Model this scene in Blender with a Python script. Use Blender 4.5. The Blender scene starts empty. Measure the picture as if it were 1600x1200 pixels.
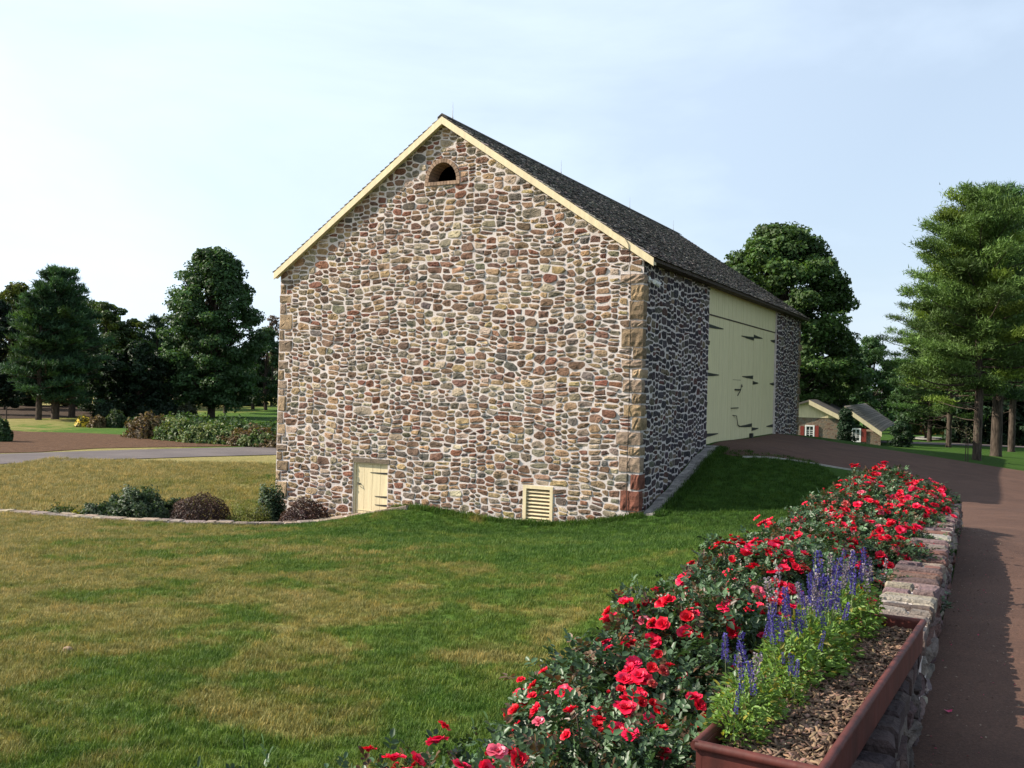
import bpy, math, random
import numpy as np
from mathutils import Vector, Matrix
R = math.radians
random.seed(7)
rng = np.random.default_rng(7)
scene = bpy.context.scene
C = scene.collection

# ------------------------------------------------------------------ camera
EYE = 1.65
ROLL = 0.0247
FOC = 1500.0            # focal length in pixels of the 1600 px wide photograph
cam = bpy.data.cameras.new('camera')
camo = bpy.data.objects.new('camera', cam); C.objects.link(camo)
cam.sensor_width = 36; cam.lens = 36 * FOC / 1600
cam.clip_start = 0.05; cam.clip_end = 6000
camo.matrix_world = Matrix.Translation((0, 0, EYE)) @ Matrix.Rotation(R(90), 4, 'X') @ Matrix.Rotation(ROLL, 4, 'Z')
scene.camera = camo

# ------------------------------------------------------------------ light
SUN_AZ = R(-86)         # measured from the view axis (+y), negative = left
SUN_EL = R(35)
sd = Vector((math.sin(SUN_AZ) * math.cos(SUN_EL), math.cos(SUN_AZ) * math.cos(SUN_EL), math.sin(SUN_EL)))
sun = bpy.data.lights.new('sun', 'SUN'); sun.energy = 5.0; sun.angle = R(0.5); sun.color = (1.0, 0.9, 0.77)
suno = bpy.data.objects.new('sun', sun); C.objects.link(suno)
suno.rotation_euler = sd.to_track_quat('Z', 'Y').to_euler()
world = bpy.data.worlds.new('World'); scene.world = world; world.use_nodes = True
wt = world.node_tree; wt.nodes.clear()
def wn(t, **k):
    n = wt.nodes.new(t)
    for a, v in k.items(): setattr(n, a, v)
    return n
sky = wn('ShaderNodeTexSky', sky_type='NISHITA', sun_disc=False, sun_elevation=SUN_EL, sun_rotation=SUN_AZ,
         air_density=1.0, dust_density=1.6, ozone_density=1.5)
bg = wn('ShaderNodeBackground'); bg.inputs[1].default_value = 0.070
out = wn('ShaderNodeOutputWorld')
tc = wn('ShaderNodeTexCoord')
mp = wn('ShaderNodeMapping'); mp.inputs['Scale'].default_value = (1.0, 1.0, 2.6); mp.inputs['Location'].default_value = (0.35, 0.1, 0.2)
nz = wn('ShaderNodeTexNoise'); nz.inputs['Scale'].default_value = 1.7; nz.inputs['Detail'].default_value = 7; nz.inputs['Roughness'].default_value = 0.55
nz.inputs['Distortion'].default_value = 0.4
wt.links.new(tc.outputs['Generated'], mp.inputs[0]); wt.links.new(mp.outputs[0], nz.inputs['Vector'])
cr = wn('ShaderNodeValToRGB'); cr.color_ramp.elements[0].position = 0.42; cr.color_ramp.elements[1].position = 0.75
wt.links.new(nz.outputs[0], cr.inputs[0])
# haze grows towards the sun side (left) and towards the horizon
sunv = wn('ShaderNodeVectorMath', operation='DOT_PRODUCT'); sunv.inputs[1].default_value = sd
wt.links.new(tc.outputs['Generated'], sunv.inputs[0])
mr = wn('ShaderNodeMapRange'); mr.inputs[1].default_value = -0.1; mr.inputs[2].default_value = 0.62; mr.inputs[3].default_value = 0.0; mr.inputs[4].default_value = 0.6
wt.links.new(sunv.outputs['Value'], mr.inputs[0])
mcl = wn('ShaderNodeMath', operation='MULTIPLY_ADD'); mcl.inputs[1].default_value = 0.6
wt.links.new(cr.outputs[0], mcl.inputs[0]); wt.links.new(mr.outputs[0], mcl.inputs[2])
mcl.use_clamp = True
mixc = wn('ShaderNodeMixRGB'); mixc.inputs[2].default_value = (7.9, 9.1, 10.4, 1)
wt.links.new(mcl.outputs[0], mixc.inputs[0]); wt.links.new(sky.outputs[0], mixc.inputs[1])
# thin high veil, reduced in the unseen zenith and anti-sun sky to deepen shade
veil = wn('ShaderNodeMixRGB'); pass
mv = wn('ShaderNodeMapRange'); mv.inputs[1].default_value = -0.95; mv.inputs[2].default_value = -0.35; mv.inputs[3].default_value = 0.95; mv.inputs[4].default_value = 0.5
wt.links.new(sunv.outputs['Value'], mv.inputs[0]); sz = wn('ShaderNodeSeparateXYZ'); wt.links.new(tc.outputs['Generated'], sz.inputs[0])
mz = wn('ShaderNodeMapRange'); mz.inputs[1].default_value = 0.40; mz.inputs[2].default_value = 0.75; mz.inputs[3].default_value = 0.5; mz.inputs[4].default_value = 1.0
wt.links.new(sz.outputs[2], mz.inputs[0]); mm = wn('ShaderNodeMath', operation='MAXIMUM'); wt.links.new(mv.outputs[0], mm.inputs[0]); wt.links.new(mz.outputs[0], mm.inputs[1]); wt.links.new(mm.outputs[0], veil.inputs[0])
veil.inputs[1].default_value = (7.3, 8.7, 10.4, 1)
wt.links.new(mixc.outputs[0], veil.inputs[2]); wt.links.new(veil.outputs[0], bg.inputs[0]); wt.links.new(bg.outputs[0], out.inputs[0])
scene.view_settings.view_transform = 'Standard'; scene.view_settings.look = 'None'
scene.view_settings.exposure = 0.92; scene.view_settings.gamma = 1.0
scene.render.engine = 'CYCLES'
scene.cycles.max_bounces = 5; scene.cycles.transparent_max_bounces = 4

# ------------------------------------------------------------------ materials
def mat(name, build):
    m = bpy.data.materials.new(name); m.use_nodes = True
    nt = m.node_tree; nt.nodes.clear()
    o = nt.nodes.new('ShaderNodeOutputMaterial')
    class N: pass
    h = N(); h.nt = nt
    def node(t, **k):
        n = nt.nodes.new(t)
        for a, v in k.items():
            if a.startswith('i_'):
                key = a[2:].replace('_', ' ')
                n.inputs[key].default_value = v
            else: setattr(n, a, v)
        return n
    h.node = node; h.link = lambda a, b: nt.links.new(a, b)
    geo = node('ShaderNodeNewGeometry'); h.pos = geo.outputs['Position']
    s = build(h); nt.links.new(s, o.inputs[0])
    return m
def noise(h, scale, detail=3, rough=0.5, vec=None, dist=0):
    n = h.node('ShaderNodeTexNoise'); n.inputs['Scale'].default_value = scale; n.inputs['Detail'].default_value = detail
    n.inputs['Roughness'].default_value = rough; n.inputs['Distortion'].default_value = dist
    h.link(vec if vec else h.pos, n.inputs['Vector']); return n.outputs[0]
def ramp(h, fac, stops):
    r = h.node('ShaderNodeValToRGB'); e = r.color_ramp.elements
    while len(e) < len(stops): e.new(0.5)
    for x, (p, c) in zip(e, stops): x.position = p; x.color = (*c, 1) if len(c) == 3 else c
    h.link(fac, r.inputs[0]); return r.outputs[0]
def mix(h, fac, a, b, mode='MIX'):
    m = h.node('ShaderNodeMixRGB', blend_type=mode)
    for i, v in ((0, fac), (1, a), (2, b)):
        if hasattr(v, 'links'): h.link(v, m.inputs[i])
        else: m.inputs[i].default_value = v if i == 0 else (*v, 1)
    return m.outputs[0]
def bump(h, height, strength, dist):
    b = h.node('ShaderNodeBump'); b.inputs['Strength'].default_value = strength; b.inputs['Distance'].default_value = dist
    h.link(height, b.inputs['Height']); return b.outputs[0]
def principled(h, col, rough=0.8, nrm=None, spec=0.3, metal=0.0):
    p = h.node('ShaderNodeBsdfPrincipled')
    if hasattr(col, 'links'): h.link(col, p.inputs['Base Color'])
    else: p.inputs['Base Color'].default_value = (*col, 1)
    p.inputs['Roughness'].default_value = rough; p.inputs['Specular IOR Level'].default_value = spec
    p.inputs['Metallic'].default_value = metal
    if nrm: h.link(nrm, p.inputs['Normal'])
    return p.outputs[0]
def attr(h):
    a = h.node('ShaderNodeAttribute'); a.attribute_name = 'Col'; return a.outputs['Color']
def leafy(trans=0.3, rough=0.5, spec=0.3, tint=(1.3, 1.35, 0.6)):
    def b(h):
        c = attr(h)
        p = principled(h, c, rough, spec=spec)
        t = h.node('ShaderNodeBsdfTranslucent'); h.link(mix(h, 1.0, c, tint, 'MULTIPLY'), t.inputs[0])
        m = h.node('ShaderNodeMixShader'); m.inputs[0].default_value = trans
        h.link(p, m.inputs[1]); h.link(t.outputs[0], m.inputs[2]); return m.outputs[0]
    return b
M = {}
def b_stone(h):
    n1 = noise(h, 9, 5, 0.65); n2 = noise(h, 45, 4, 0.6)
    c = mix(h, 1.0, attr(h), ramp(h, n1, [(0.25, (0.55, 0.55, 0.58)), (0.75, (1.45, 1.4, 1.3))]), 'MULTIPLY')
    c = mix(h, 1.0, c, ramp(h, n2, [(0.3, (0.75, 0.75, 0.75)), (0.7, (1.2, 1.2, 1.2))]), 'MULTIPLY')
    hh = mix(h, 0.5, n1, n2)
    return principled(h, c, 0.92, bump(h, hh, 0.9, 0.05), 0.2)
M['stone'] = mat('rubble_stone', b_stone)
def b_mortar(h):
    n = noise(h, 1.3, 5, 0.6); n2 = noise(h, 30, 4, 0.6)
    c = ramp(h, n, [(0.3, (0.50, 0.44, 0.41)), (0.7, (0.66, 0.595, 0.56))])
    c = mix(h, 1.0, c, ramp(h, n2, [(0.3, (0.8, 0.8, 0.8)), (0.7, (1.1, 1.1, 1.1))]), 'MULTIPLY')
    return principled(h, c, 0.95, bump(h, n2, 0.5, 0.02), 0.1)
M['mortar'] = mat('lime_mortar', b_mortar)
M['shademortar'] = mat('shade_tinted_mortar', lambda h: principled(h, ramp(h, noise(h, 6, 5, 0.6), [(0.3, (0.06, 0.05, 0.047)), (0.7, (0.17, 0.145, 0.13))]), 0.95, bump(h, noise(h, 30, 4), 0.5, 0.02), 0.1))  # mortar darkened to carry the shade below the trough rim
def b_vstone(h):
    m = h.node('ShaderNodeMapping'); m.inputs['Scale'].default_value = (3.4, 3.4, 6.0)
    h.link(h.pos, m.inputs[0])
    v = h.node('ShaderNodeTexVoronoi', feature='DISTANCE_TO_EDGE'); h.link(m.outputs[0], v.inputs['Vector']); v.inputs['Scale'].default_value = 1
    v2 = h.node('ShaderNodeTexVoronoi'); h.link(m.outputs[0], v2.inputs['Vector']); v2.inputs['Scale'].default_value = 1
    s = ramp(h, v2.outputs['Color'], [(0.1, (0.12, 0.07, 0.055)), (0.5, (0.2, 0.15, 0.1)), (0.9, (0.13, 0.13, 0.11))])
    k = ramp(h, v.outputs['Distance'], [(0.06, (0, 0, 0)), (0.1, (1, 1, 1))])
    return principled(h, mix(h, k, (0.55, 0.5, 0.46), s), 0.95, bump(h, k, 0.6, 0.03), 0.1)
def b_cstone(h):
    m = h.node('ShaderNodeMapping'); m.inputs['Scale'].default_value = (5, 5, 9)
    h.link(h.pos, m.inputs[0])
    v = h.node('ShaderNodeTexVoronoi', feature='DISTANCE_TO_EDGE'); h.link(m.outputs[0], v.inputs['Vector']); v.inputs['Scale'].default_value = 1
    v2 = h.node('ShaderNodeTexVoronoi'); h.link(m.outputs[0], v2.inputs['Vector']); v2.inputs['Scale'].default_value = 1
    s = ramp(h, v2.outputs['Color'], [(0.1, (0.12, 0.07, 0.055)), (0.5, (0.2, 0.15, 0.1)), (0.9, (0.13, 0.13, 0.11))])
    k = ramp(h, v.outputs['Distance'], [(0.06, (0, 0, 0)), (0.1, (1, 1, 1))])
    return principled(h, mix(h, k, (0.20, 0.16, 0.12), s), 0.95, bump(h, k, 0.6, 0.03), 0.1)
M['cottagestone'] = mat('brown_cottage_stone', b_cstone)
M['vstone'] = mat('far_wall_masonry', b_vstone)
def paint(c, rough=0.55, var=0.12, spec=0.4, bumpy=0.3):
    def b(h):
        m = h.node('ShaderNodeMapping'); m.inputs['Scale'].default_value = (6, 6, 0.7); h.link(h.pos, m.inputs[0])
        n = noise(h, 2.0, 5, 0.6, m.outputs[0]); n2 = noise(h, 14, 3)
        cc = mix(h, 1.0, c, ramp(h, n, [(0.3, (1 - var,) * 3), (0.7, (1 + var,) * 3)]), 'MULTIPLY')
        return principled(h, cc, rough, bump(h, mix(h, 0.5, n, n2), bumpy, 0.01), spec)
    return b
M['cream'] = mat('cream_paint', paint((0.64, 0.54, 0.34)))
M['creamdoor'] = mat('cream_door_paint', paint((0.66, 0.60, 0.35), var=0.08))
M['white'] = mat('white_paint', paint((0.75, 0.74, 0.7)))
M['iron'] = mat('black_iron', paint((0.014, 0.014, 0.014), 0.5, 0.3))
M['redpaint'] = mat('red_shutter_paint', paint((0.19, 0.03, 0.02)))
M['rust'] = mat('rust_red_metal', paint((0.075, 0.017, 0.012), 0.6, 0.5, 0.35, 0.5))
M['darkwood'] = mat('dark_wood', paint((0.05, 0.035, 0.025), 0.8, 0.3))
M['glass'] = mat('window_glass', lambda h: principled(h, (0.03, 0.035, 0.04), 0.08, spec=0.8))
M['steel'] = mat('galvanised_steel', lambda h: principled(h, (0.45, 0.45, 0.45), 0.35, metal=0.8))
M['dark'] = mat('dark_void', lambda h: principled(h, (0.01, 0.01, 0.01), 0.9))
def b_attr(rough=0.85, bs=0.4, sc=30, spec=0.2, bd=0.01):
    def b(h):
        n = noise(h, sc, 4, 0.6)
        c = mix(h, 1.0, attr(h), ramp(h, n, [(0.3, (0.7, 0.7, 0.7)), (0.7, (1.3, 1.3, 1.3))]), 'MULTIPLY')
        return principled(h, c, rough, bump(h, n, bs, bd), spec)
    return b
M['shingle'] = mat('cedar_shingles', b_attr(0.9, 0.6, 22))
M['brick'] = mat('brick_surround', b_attr(0.9, 0.5, 30))
M['chips'] = mat('bark_mulch', b_attr(0.95, 0.4, 60))
def b_bark(h):
    m = h.node('ShaderNodeMapping'); m.inputs['Scale'].default_value = (9, 9, 1.6); h.link(h.pos, m.inputs[0])
    n = noise(h, 1.5, 5, 0.6, m.outputs[0])
    c = ramp(h, n, [(0.3, (0.018, 0.014, 0.011)), (0.65, (0.095, 0.074, 0.058))])
    return principled(h, c, 0.95, bump(h, n, 0.9, 0.04), 0.1)
M['bark'] = mat('tree_bark', b_bark)
M['leaf'] = mat('tree_leaves', leafy(0.28, 0.55, 0.25))
M['needle'] = mat('pine_needles', leafy(0.2, 0.6, 0.2))
M['roseleaf'] = mat('rose_leaves', leafy(0.18, 0.42, 0.35))
M['petal'] = mat('rose_petals', leafy(0.25, 0.45, 0.25, (1.2, 0.8, 0.9)))
M['salvia'] = mat('salvia_leaves', leafy(0.35, 0.5, 0.3))
def b_lawncol(h, pos=None):
    big = noise(h, 0.16, 4, 0.6, dist=0.6); mid = noise(h, 0.75, 5, 0.65, dist=0.8); fine = noise(h, 9, 4, 0.7)
    sx = h.node('ShaderNodeSeparateXYZ'); h.link(h.pos, sx.inputs[0])
    # the lawn is drier to the left and towards the camera, greener near the barn and roses
    a = h.node('ShaderNodeMath', operation='MULTIPLY_ADD'); h.link(sx.outputs[0], a.inputs[0]); a.inputs[1].default_value = -0.046; a.inputs[2].default_value = -0.29
    b = h.node('ShaderNodeMath', operation='MULTIPLY_ADD'); h.link(mid, b.inputs[0]); b.inputs[1].default_value = 1.55
    h.link(a.outputs[0], b.inputs[2])
    c2 = h.node('ShaderNodeMath', operation='MULTIPLY_ADD'); h.link(big, c2.inputs[0]); c2.inputs[1].default_value = 0.7; h.link(b.outputs[0], c2.inputs[2])
    yy = h.node('ShaderNodeMapRange'); yy.inputs[1].default_value = 14; yy.inputs[2].default_value = 22; yy.inputs[3].default_value = 0; yy.inputs[4].default_value = -0.22
    h.link(sx.outputs[1], yy.inputs[0])
    y3 = h.node('ShaderNodeMapRange'); y3.inputs[1].default_value = 25.5; y3.inputs[2].default_value = 27; y3.inputs[3].default_value = 0; y3.inputs[4].default_value = 0.05
    h.link(sx.outputs[1], y3.inputs[0])
    y4 = h.node('ShaderNodeMapRange'); y4.inputs[1].default_value = 50; y4.inputs[2].default_value = 60; y4.inputs[3].default_value = 0; y4.inputs[4].default_value = -1.3
    h.link(sx.outputs[1], y4.inputs[0])
    x4 = h.node('ShaderNodeMath', operation='MAXIMUM'); h.link(a.outputs[0], x4.inputs[0]); x4.inputs[1].default_value = -.2
    y5 = h.node('ShaderNodeMath', operation='ADD'); h.link(y4.outputs[0], y5.inputs[0]); h.link(c2.outputs[0], y5.inputs[1])
    s1 = h.node('ShaderNodeMath', operation='ADD'); h.link(y5.outputs[0], s1.inputs[0]); h.link(yy.outputs[0], s1.inputs[1])
    s2 = h.node('ShaderNodeMath', operation='ADD'); h.link(s1.outputs[0], s2.inputs[0]); h.link(y3.outputs[0], s2.inputs[1])
    c = ramp(h, s2.outputs[0], [(0.40, (0.040, 0.088, 0.014)), (0.64, (0.058, 0.122, 0.020)), (0.86, (0.092, 0.145, 0.026)), (1.0, (0.16, 0.165, 0.045))])
    # ramp clamps at 1, so extra straw comes in through a second band
    s3 = h.node('ShaderNodeMath', operation='SUBTRACT'); h.link(s2.outputs[0], s3.inputs[0]); s3.inputs[1].default_value = 0.5
    k = ramp(h, s3.outputs[0], [(0.42, (0, 0, 0)), (0.78, (1, 1, 1))])
    c = mix(h, k, c, (0.255, 0.222, 0.092))
    return mix(h, 1.0, c, ramp(h, fine, [(0.3, (0.68, 0.7, 0.65)), (0.7, (1.3, 1.27, 1.2))]), 'MULTIPLY'), fine
def b_lawn(h):
    c, f = b_lawncol(h)
    n = noise(h, 26, 3, 0.7)
    return principled(h, mix(h, 1.0, c, (0.9, 0.9, 0.9), 'MULTIPLY'), 0.95, bump(h, mix(h, 0.6, f, n), 1.0, 0.06), 0.08)
M['lawn'] = mat('lawn_turf', b_lawn)
def b_grass(h):
    c, f = b_lawncol(h)
    oi = h.node('ShaderNodeObjectInfo')
    c = mix(h, 1.0, c, ramp(h, oi.outputs['Random'], [(0.0, (0.72, 0.8, 0.75)), (0.6, (1.1, 1.1, 1.0)), (1.0, (1.75, 1.45, 1.2))]), 'MULTIPLY')
    p = principled(h, c, 0.6, spec=0.2)
    t = h.node('ShaderNodeBsdfTranslucent'); h.link(c, t.inputs[0])
    m = h.node('ShaderNodeMixShader'); m.inputs[0].default_value = 0.3
    h.link(p, m.inputs[1]); h.link(t.outputs[0], m.inputs[2]); return m.outputs[0]
M['grass'] = mat('grass_blades', b_grass)
def b_asphalt(h):
    n = noise(h, 70, 4, 0.75); n2 = noise(h, 0.9, 7, 0.7, dist=0.8); n3 = noise(h, 420, 2, 0.6)
    c = ramp(h, n2, [(0.25, (0.062, 0.034, 0.025)), (0.75, (0.122, 0.067, 0.047))])
    c = mix(h, 1.0, c, ramp(h, n, [(0.3, (0.55, 0.55, 0.55)), (0.6, (1.1, 1.1, 1.1)), (0.75, (1.9, 1.8, 1.7))]), 'MULTIPLY')
    return principled(h, c, 0.9, bump(h, mix(h, 0.5, n, n3), 0.7, 0.008), 0.2)
M['asphalt'] = mat('brown_asphalt', b_asphalt)
def b_soil(h):
    n = noise(h, 3, 6, 0.7); n2 = noise(h, 18, 4, 0.7)
    c = ramp(h, n, [(0.3, (0.06, 0.034, 0.022)), (0.7, (0.13, 0.075, 0.047))])
    c = mix(h, 1.0, c, ramp(h, n2, [(0.3, (0.6, 0.6, 0.6)), (0.7, (1.5, 1.45, 1.3))]), 'MULTIPLY')
    return principled(h, c, 0.95, bump(h, n2, 1.0, 0.06), 0.1)
def b_road(h):
    n = noise(h, 40, 4, 0.7); n2 = noise(h, 0.4, 4, 0.6)
    c = mix(h, 1.0, ramp(h, n2, [(0.3, (0.085, 0.072, 0.072)), (0.7, (0.13, 0.11, 0.105))]), ramp(h, n, [(0.3, (0.7, 0.7, 0.7)), (0.7, (1.25, 1.25, 1.25))]), 'MULTIPLY')
    return principled(h, c, 0.9, spec=0.2)
M['road'] = mat('grey_road', b_road)
M['soil'] = mat('bare_soil', b_soil)
def b_mulch(h):
    n = noise(h, 30, 5, 0.7)
    return principled(h, ramp(h, n, [(0.3, (0.018, 0.012, 0.009)), (0.7, (0.09, 0.062, 0.042))]), 0.95, bump(h, n, 1.0, 0.03), 0.1)
M['mulch'] = mat('mulch', b_mulch)
M['pale'] = mat('pale_concrete', b_attr(0.9, 0.3, 8)) 
def b_pale(h):
    n = noise(h, 5, 4, 0.6)
    return principled(h, ramp(h, n, [(0.3, (0.26, 0.25, 0.22)), (0.7, (0.38, 0.36, 0.32))]), 0.9)
M['concrete'] = mat('pale_concrete_kerb', b_pale)

# ------------------------------------------------------------------ mesh helpers
def tag(o, label=None, cat=None, group=None, kind=None):
    if label: o['label'] = label
    if cat: o['category'] = cat
    if group: o['group'] = group
    if kind: o['kind'] = kind
    return o
def empty(name, loc, rz=0.0):
    o = bpy.data.objects.new(name, None); C.objects.link(o); o.location = loc; o.rotation_euler = (0, 0, rz)
    o.empty_display_size = 0.2
    return o
class MB:
    def __init__(s): s.v = []; s.f = []; s.c = []; s.mi = []; s.sm = []
    def add(s, vs, fs, col=(1, 1, 1), mi=0, smooth=False):
        k = len(s.v); s.v.extend([tuple(float(q) for q in p) for p in vs])
        for f in fs: s.f.append(tuple(i + k for i in f)); s.c.append(col); s.mi.append(mi); s.sm.append(smooth)
    def box(s, a, b, col=(1, 1, 1), mi=0):
        x0, y0, z0 = a; x1, y1, z1 = b
        s.add([(x0, y0, z0), (x1, y0, z0), (x1, y1, z0), (x0, y1, z0), (x0, y0, z1), (x1, y0, z1), (x1, y1, z1), (x0, y1, z1)],
              [(0, 3, 2, 1), (4, 5, 6, 7), (0, 1, 5, 4), (1, 2, 6, 5), (2, 3, 7, 6), (3, 0, 4, 7)], col, mi)
    def hexa(s, lo, hi, col=(1, 1, 1), mi=0):
        s.add(list(lo) + list(hi), [(0, 3, 2, 1), (4, 5, 6, 7), (0, 1, 5, 4), (1, 2, 6, 5), (2, 3, 7, 6), (3, 0, 4, 7)], col, mi)
    def tube(s, pts, rad, n=8, col=(1, 1, 1), mi=0, cap=True):
        pts = [Vector(p) for p in pts]; k = len(pts)
        if not hasattr(rad, '__len__'): rad = [rad] * k
        vs = []; up = Vector((0.31, 0.17, 0.93)).normalized()
        for i, p in enumerate(pts):
            d = (pts[min(i + 1, k - 1)] - pts[max(i - 1, 0)]).normalized()
            e = d.cross(up)
            if e.length < 1e-3: e = d.cross(Vector((1, 0, 0)))
            e.normalize(); g = d.cross(e).normalized()
            for j in range(n):
                a = 2 * math.pi * j / n; vs.append(p + (e * math.cos(a) + g * math.sin(a)) * rad[i])
        fs = [(i * n + j, i * n + (j + 1) % n, (i + 1) * n + (j + 1) % n, (i + 1) * n + j) for i in range(k - 1) for j in range(n)]
        s.add(vs, fs, col, mi, True)
        if cap: s.add(vs[:n], [tuple(range(n))], col, mi); s.add(vs[-n:], [tuple(range(n))], col, mi)
    def prism(s, poly, f0, f1, col=(1, 1, 1), mi=0):
        """poly: list of 2-D points; f0/f1 map (u,v) to the two end faces"""
        n = len(poly); vs = [f0(*p) for p in poly] + [f1(*p) for p in poly]
        s.add(vs, [tuple(range(n)), tuple(range(2 * n - 1, n - 1, -1))] + [(i, (i + 1) % n, n + (i + 1) % n, n + i) for i in range(n)], col, mi)
    def build(s, name, mats, parent=None, link=True):
        me = bpy.data.meshes.new(name); me.from_pydata(s.v, [], s.f)
        if not isinstance(mats, (list, tuple)): mats = [mats]
        for m in mats: me.materials.append(m)
        me.polygons.foreach_set('material_index', s.mi); me.polygons.foreach_set('use_smooth', s.sm)
        ca = me.color_attributes.new('Col', 'FLOAT_COLOR', 'CORNER')
        tot = np.array([len(f) for f in s.f]); col = np.array([(*c[:3], 1.0) for c in s.c], dtype=np.float32)
        ca.data.foreach_set('color', np.repeat(col, tot, axis=0).ravel()); me.update()
        o = bpy.data.objects.new(name, me)
        if link: C.objects.link(o)
        if parent: o.parent = parent
        return o
def fast(name, V, k, cols, m, parent=None, link=True, extra=None):
    """V: (n, p, 3) vertices of n leaves, k: list of faces within a leaf (all quads or all tris); cols (n,3)"""
    n, p, _ = V.shape; k = np.array(k); nf, fl = k.shape
    idx = (k[None] + (np.arange(n) * p)[:, None, None]).reshape(-1)
    me = bpy.data.meshes.new(name)
    me.vertices.add(n * p); me.vertices.foreach_set('co', V.astype(np.float32).ravel())
    me.loops.add(len(idx)); me.loops.foreach_set('vertex_index', idx.astype(np.int32))
    me.polygons.add(n * nf); me.polygons.foreach_set('loop_start', (np.arange(n * nf) * fl).astype(np.int32))
    me.polygons.foreach_set('loop_total', np.full(n * nf, fl, dtype=np.int32))
    me.materials.append(m); me.update(calc_edges=True)
    ca = me.color_attributes.new('Col', 'FLOAT_COLOR', 'CORNER')
    c4 = np.concatenate([cols, np.ones((n, 1))], 1).astype(np.float32)
    ca.data.foreach_set('color', np.repeat(c4, nf * fl, axis=0).ravel())
    o = bpy.data.objects.new(name, me)
    if link: C.objects.link(o)
    if parent: o.parent = parent
    return o
def unit(a): return a / (np.linalg.norm(a, axis=-1, keepdims=True) + 1e-9)
def rand_dirs(n, g): return unit(g.normal(size=(n, 3)))
def leaf_quads(P, N, size, g, aspect=0.6, fold=0.15):
    """kite leaves at P facing N, random in-plane direction"""
    n = len(P); t = unit(np.cross(N, rand_dirs(n, g))); b = np.cross(N, t)
    s = size[:, None]
    base = P - t * s * 0.5; tip = P + t * s * 0.5 - N * s * fold
    l = P + b * s * aspect * 0.5 + N * s * fold * 0.6; r = P - b * s * aspect * 0.5 + N * s * fold * 0.6
    return np.stack([base, l, tip, r], 1)

# ------------------------------------------------------------------ terrain
TH = 0.472; CX, CY = 3.05, 22.70
UX = np.array([math.cos(TH), -math.sin(TH)]); UY = np.array([math.sin(TH), math.cos(TH)])
def bw(a, b): p = np.array([CX, CY]) + a * UX + b * UY; return float(p[0]), float(p[1])
WD = np.array([0.443, 0.897]); WP = np.array([0.897, -0.443]); W0 = np.array([2.13, 4.88])
def wl(s, off): p = W0 + s * WD + off * WP; return float(p[0]), float(p[1])    # garden wall frame (right edge = 0)
up = [(-1, -5, 0), (0, 0, 0), (4, 3, 0), (3.6, 8, -.02), (8, 8, -.1), (6.2, 12.4, -.15), (10, 14, -.35), (8, 18, -.5), (14, 20, -.9),
      (10.5, 24.5, -.72), (12.2, 24, -.88), (18, 26, -1.2), (9, 27, -.44), (7.1, 26.8, -.2), (7.8, 32, 0), (11, 31, -.33), (12, 35.3, -.27),
      (15, 34.5, -.6), (18, 33.5, -.98), (16, 28, -.98), (24, 32, -1.3), (30, 40, -1.5), (22, 46, -1.1), (17.9, 36.8, -.85), (18, 50, -1.25),
      (25, 60, -1.6), (18, 58, -1.45), (40, 60, -1.9), (11.5, 42, -.4), (14, 48, -.9),
      (7, 22.2, -1.1), (5.2, 21.4, -1.35), (8.2, 23.6, -.85), (3.5, 19, -1.3), (0, 19, -1.5),
      (-2.9, 5.57, -.65), (0.05, 5.4, -.55), (-6, 12, -1.15), (0, 12, -.95), (4, 14, -.6), (6, 17, -.65), (-6, 18, -1.6), (-12, 18, -1.7), (-3, 22, -1.85),
      (-6, 24.3, -2.12), (-8, 24.2, -2.12), (-11.7, 24.9, -2.12), (-13.7, 25.4, -2.12), (-20, 26.5, -2.12), (-4.6, 25.2, -2.08),
      (-8, 5, -.9), (-20, 5, -1.5), (-4, 0, -.6), (-10, -10, -.8), (10, -10, 0), (30, 10, -1.0), (-30, 20, -2.1), (50, 30, -1.9),
      (-0.2, 3.2, -.45)]
for a, z in ((0, -1.41), (-.9, -1.64), (-1.9, -1.78), (-3.3, -1.84), (-5.2, -1.77), (-6.2, -1.66), (-7.0, -1.8)): up.append((*bw(a, -.05), z))
for b, z in ((1.2, -1.12), (3, -.66), (4.5, -.26), (5.75, -.01), (10.5, 0), (15.1, 0), (19.5, -.2)): up.append((*bw(.3, b), z))
for s in (-4.5, -2, 0.5, 3, 6, 8):
    up.append((*wl(s, -.45), .12)); up.append((*wl(s, -1.35), -.38)); up.append((*wl(s, .05), 0.0 - (.12 if s > 7 else .02)))
lowp = [(-4.3, 26.2, -2.85), (-5.8, 25.4, -2.75), (-8, 26, -2.55), (-13, 27, -2.3), (-20, 27.5, -2.25), (-6.8, 28.5, -2.5), (-9, 33, -2.35), (-15, 33, -2.3),
        (-20, 45, -2.3), (-12, 50, -2.3), (-25, 45, -2.3), (-40, 60, -2.3), (-10, 70, -2.3), (-60, 40, -2.3), (-30, 25, -2.2), (0, 60, -2.2), (-40, 110, -2.3), (-6, 40, -2.35)]
def tps_fit(P):
    P = np.array(P, float); n = len(P); d = np.linalg.norm(P[:, None, :2] - P[None, :, :2], axis=2)
    K = np.where(d > 0, d * d * np.log(d + 1e-12), 0) + np.eye(n) * 0.3
    A = np.zeros((n + 3, n + 3)); A[:n, :n] = K; A[:n, n] = 1; A[:n, n + 1:] = P[:, :2]; A[n, :n] = 1; A[n + 1:, :n] = P[:, :2].T
    w = np.linalg.solve(A, np.concatenate([P[:, 2], np.zeros(3)])); return P, w
TU, TL = tps_fit(up), tps_fit(lowp)
def tps(T, x, y):
    P, w = T; n = len(P); z = w[n] + w[n + 1] * x + w[n + 2] * y
    for i in range(n):
        d2 = (x - P[i, 0]) ** 2 + (y - P[i, 1]) ** 2; z = z + w[i] * 0.5 * d2 * np.log(d2 + 1e-12)
    return z
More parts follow.
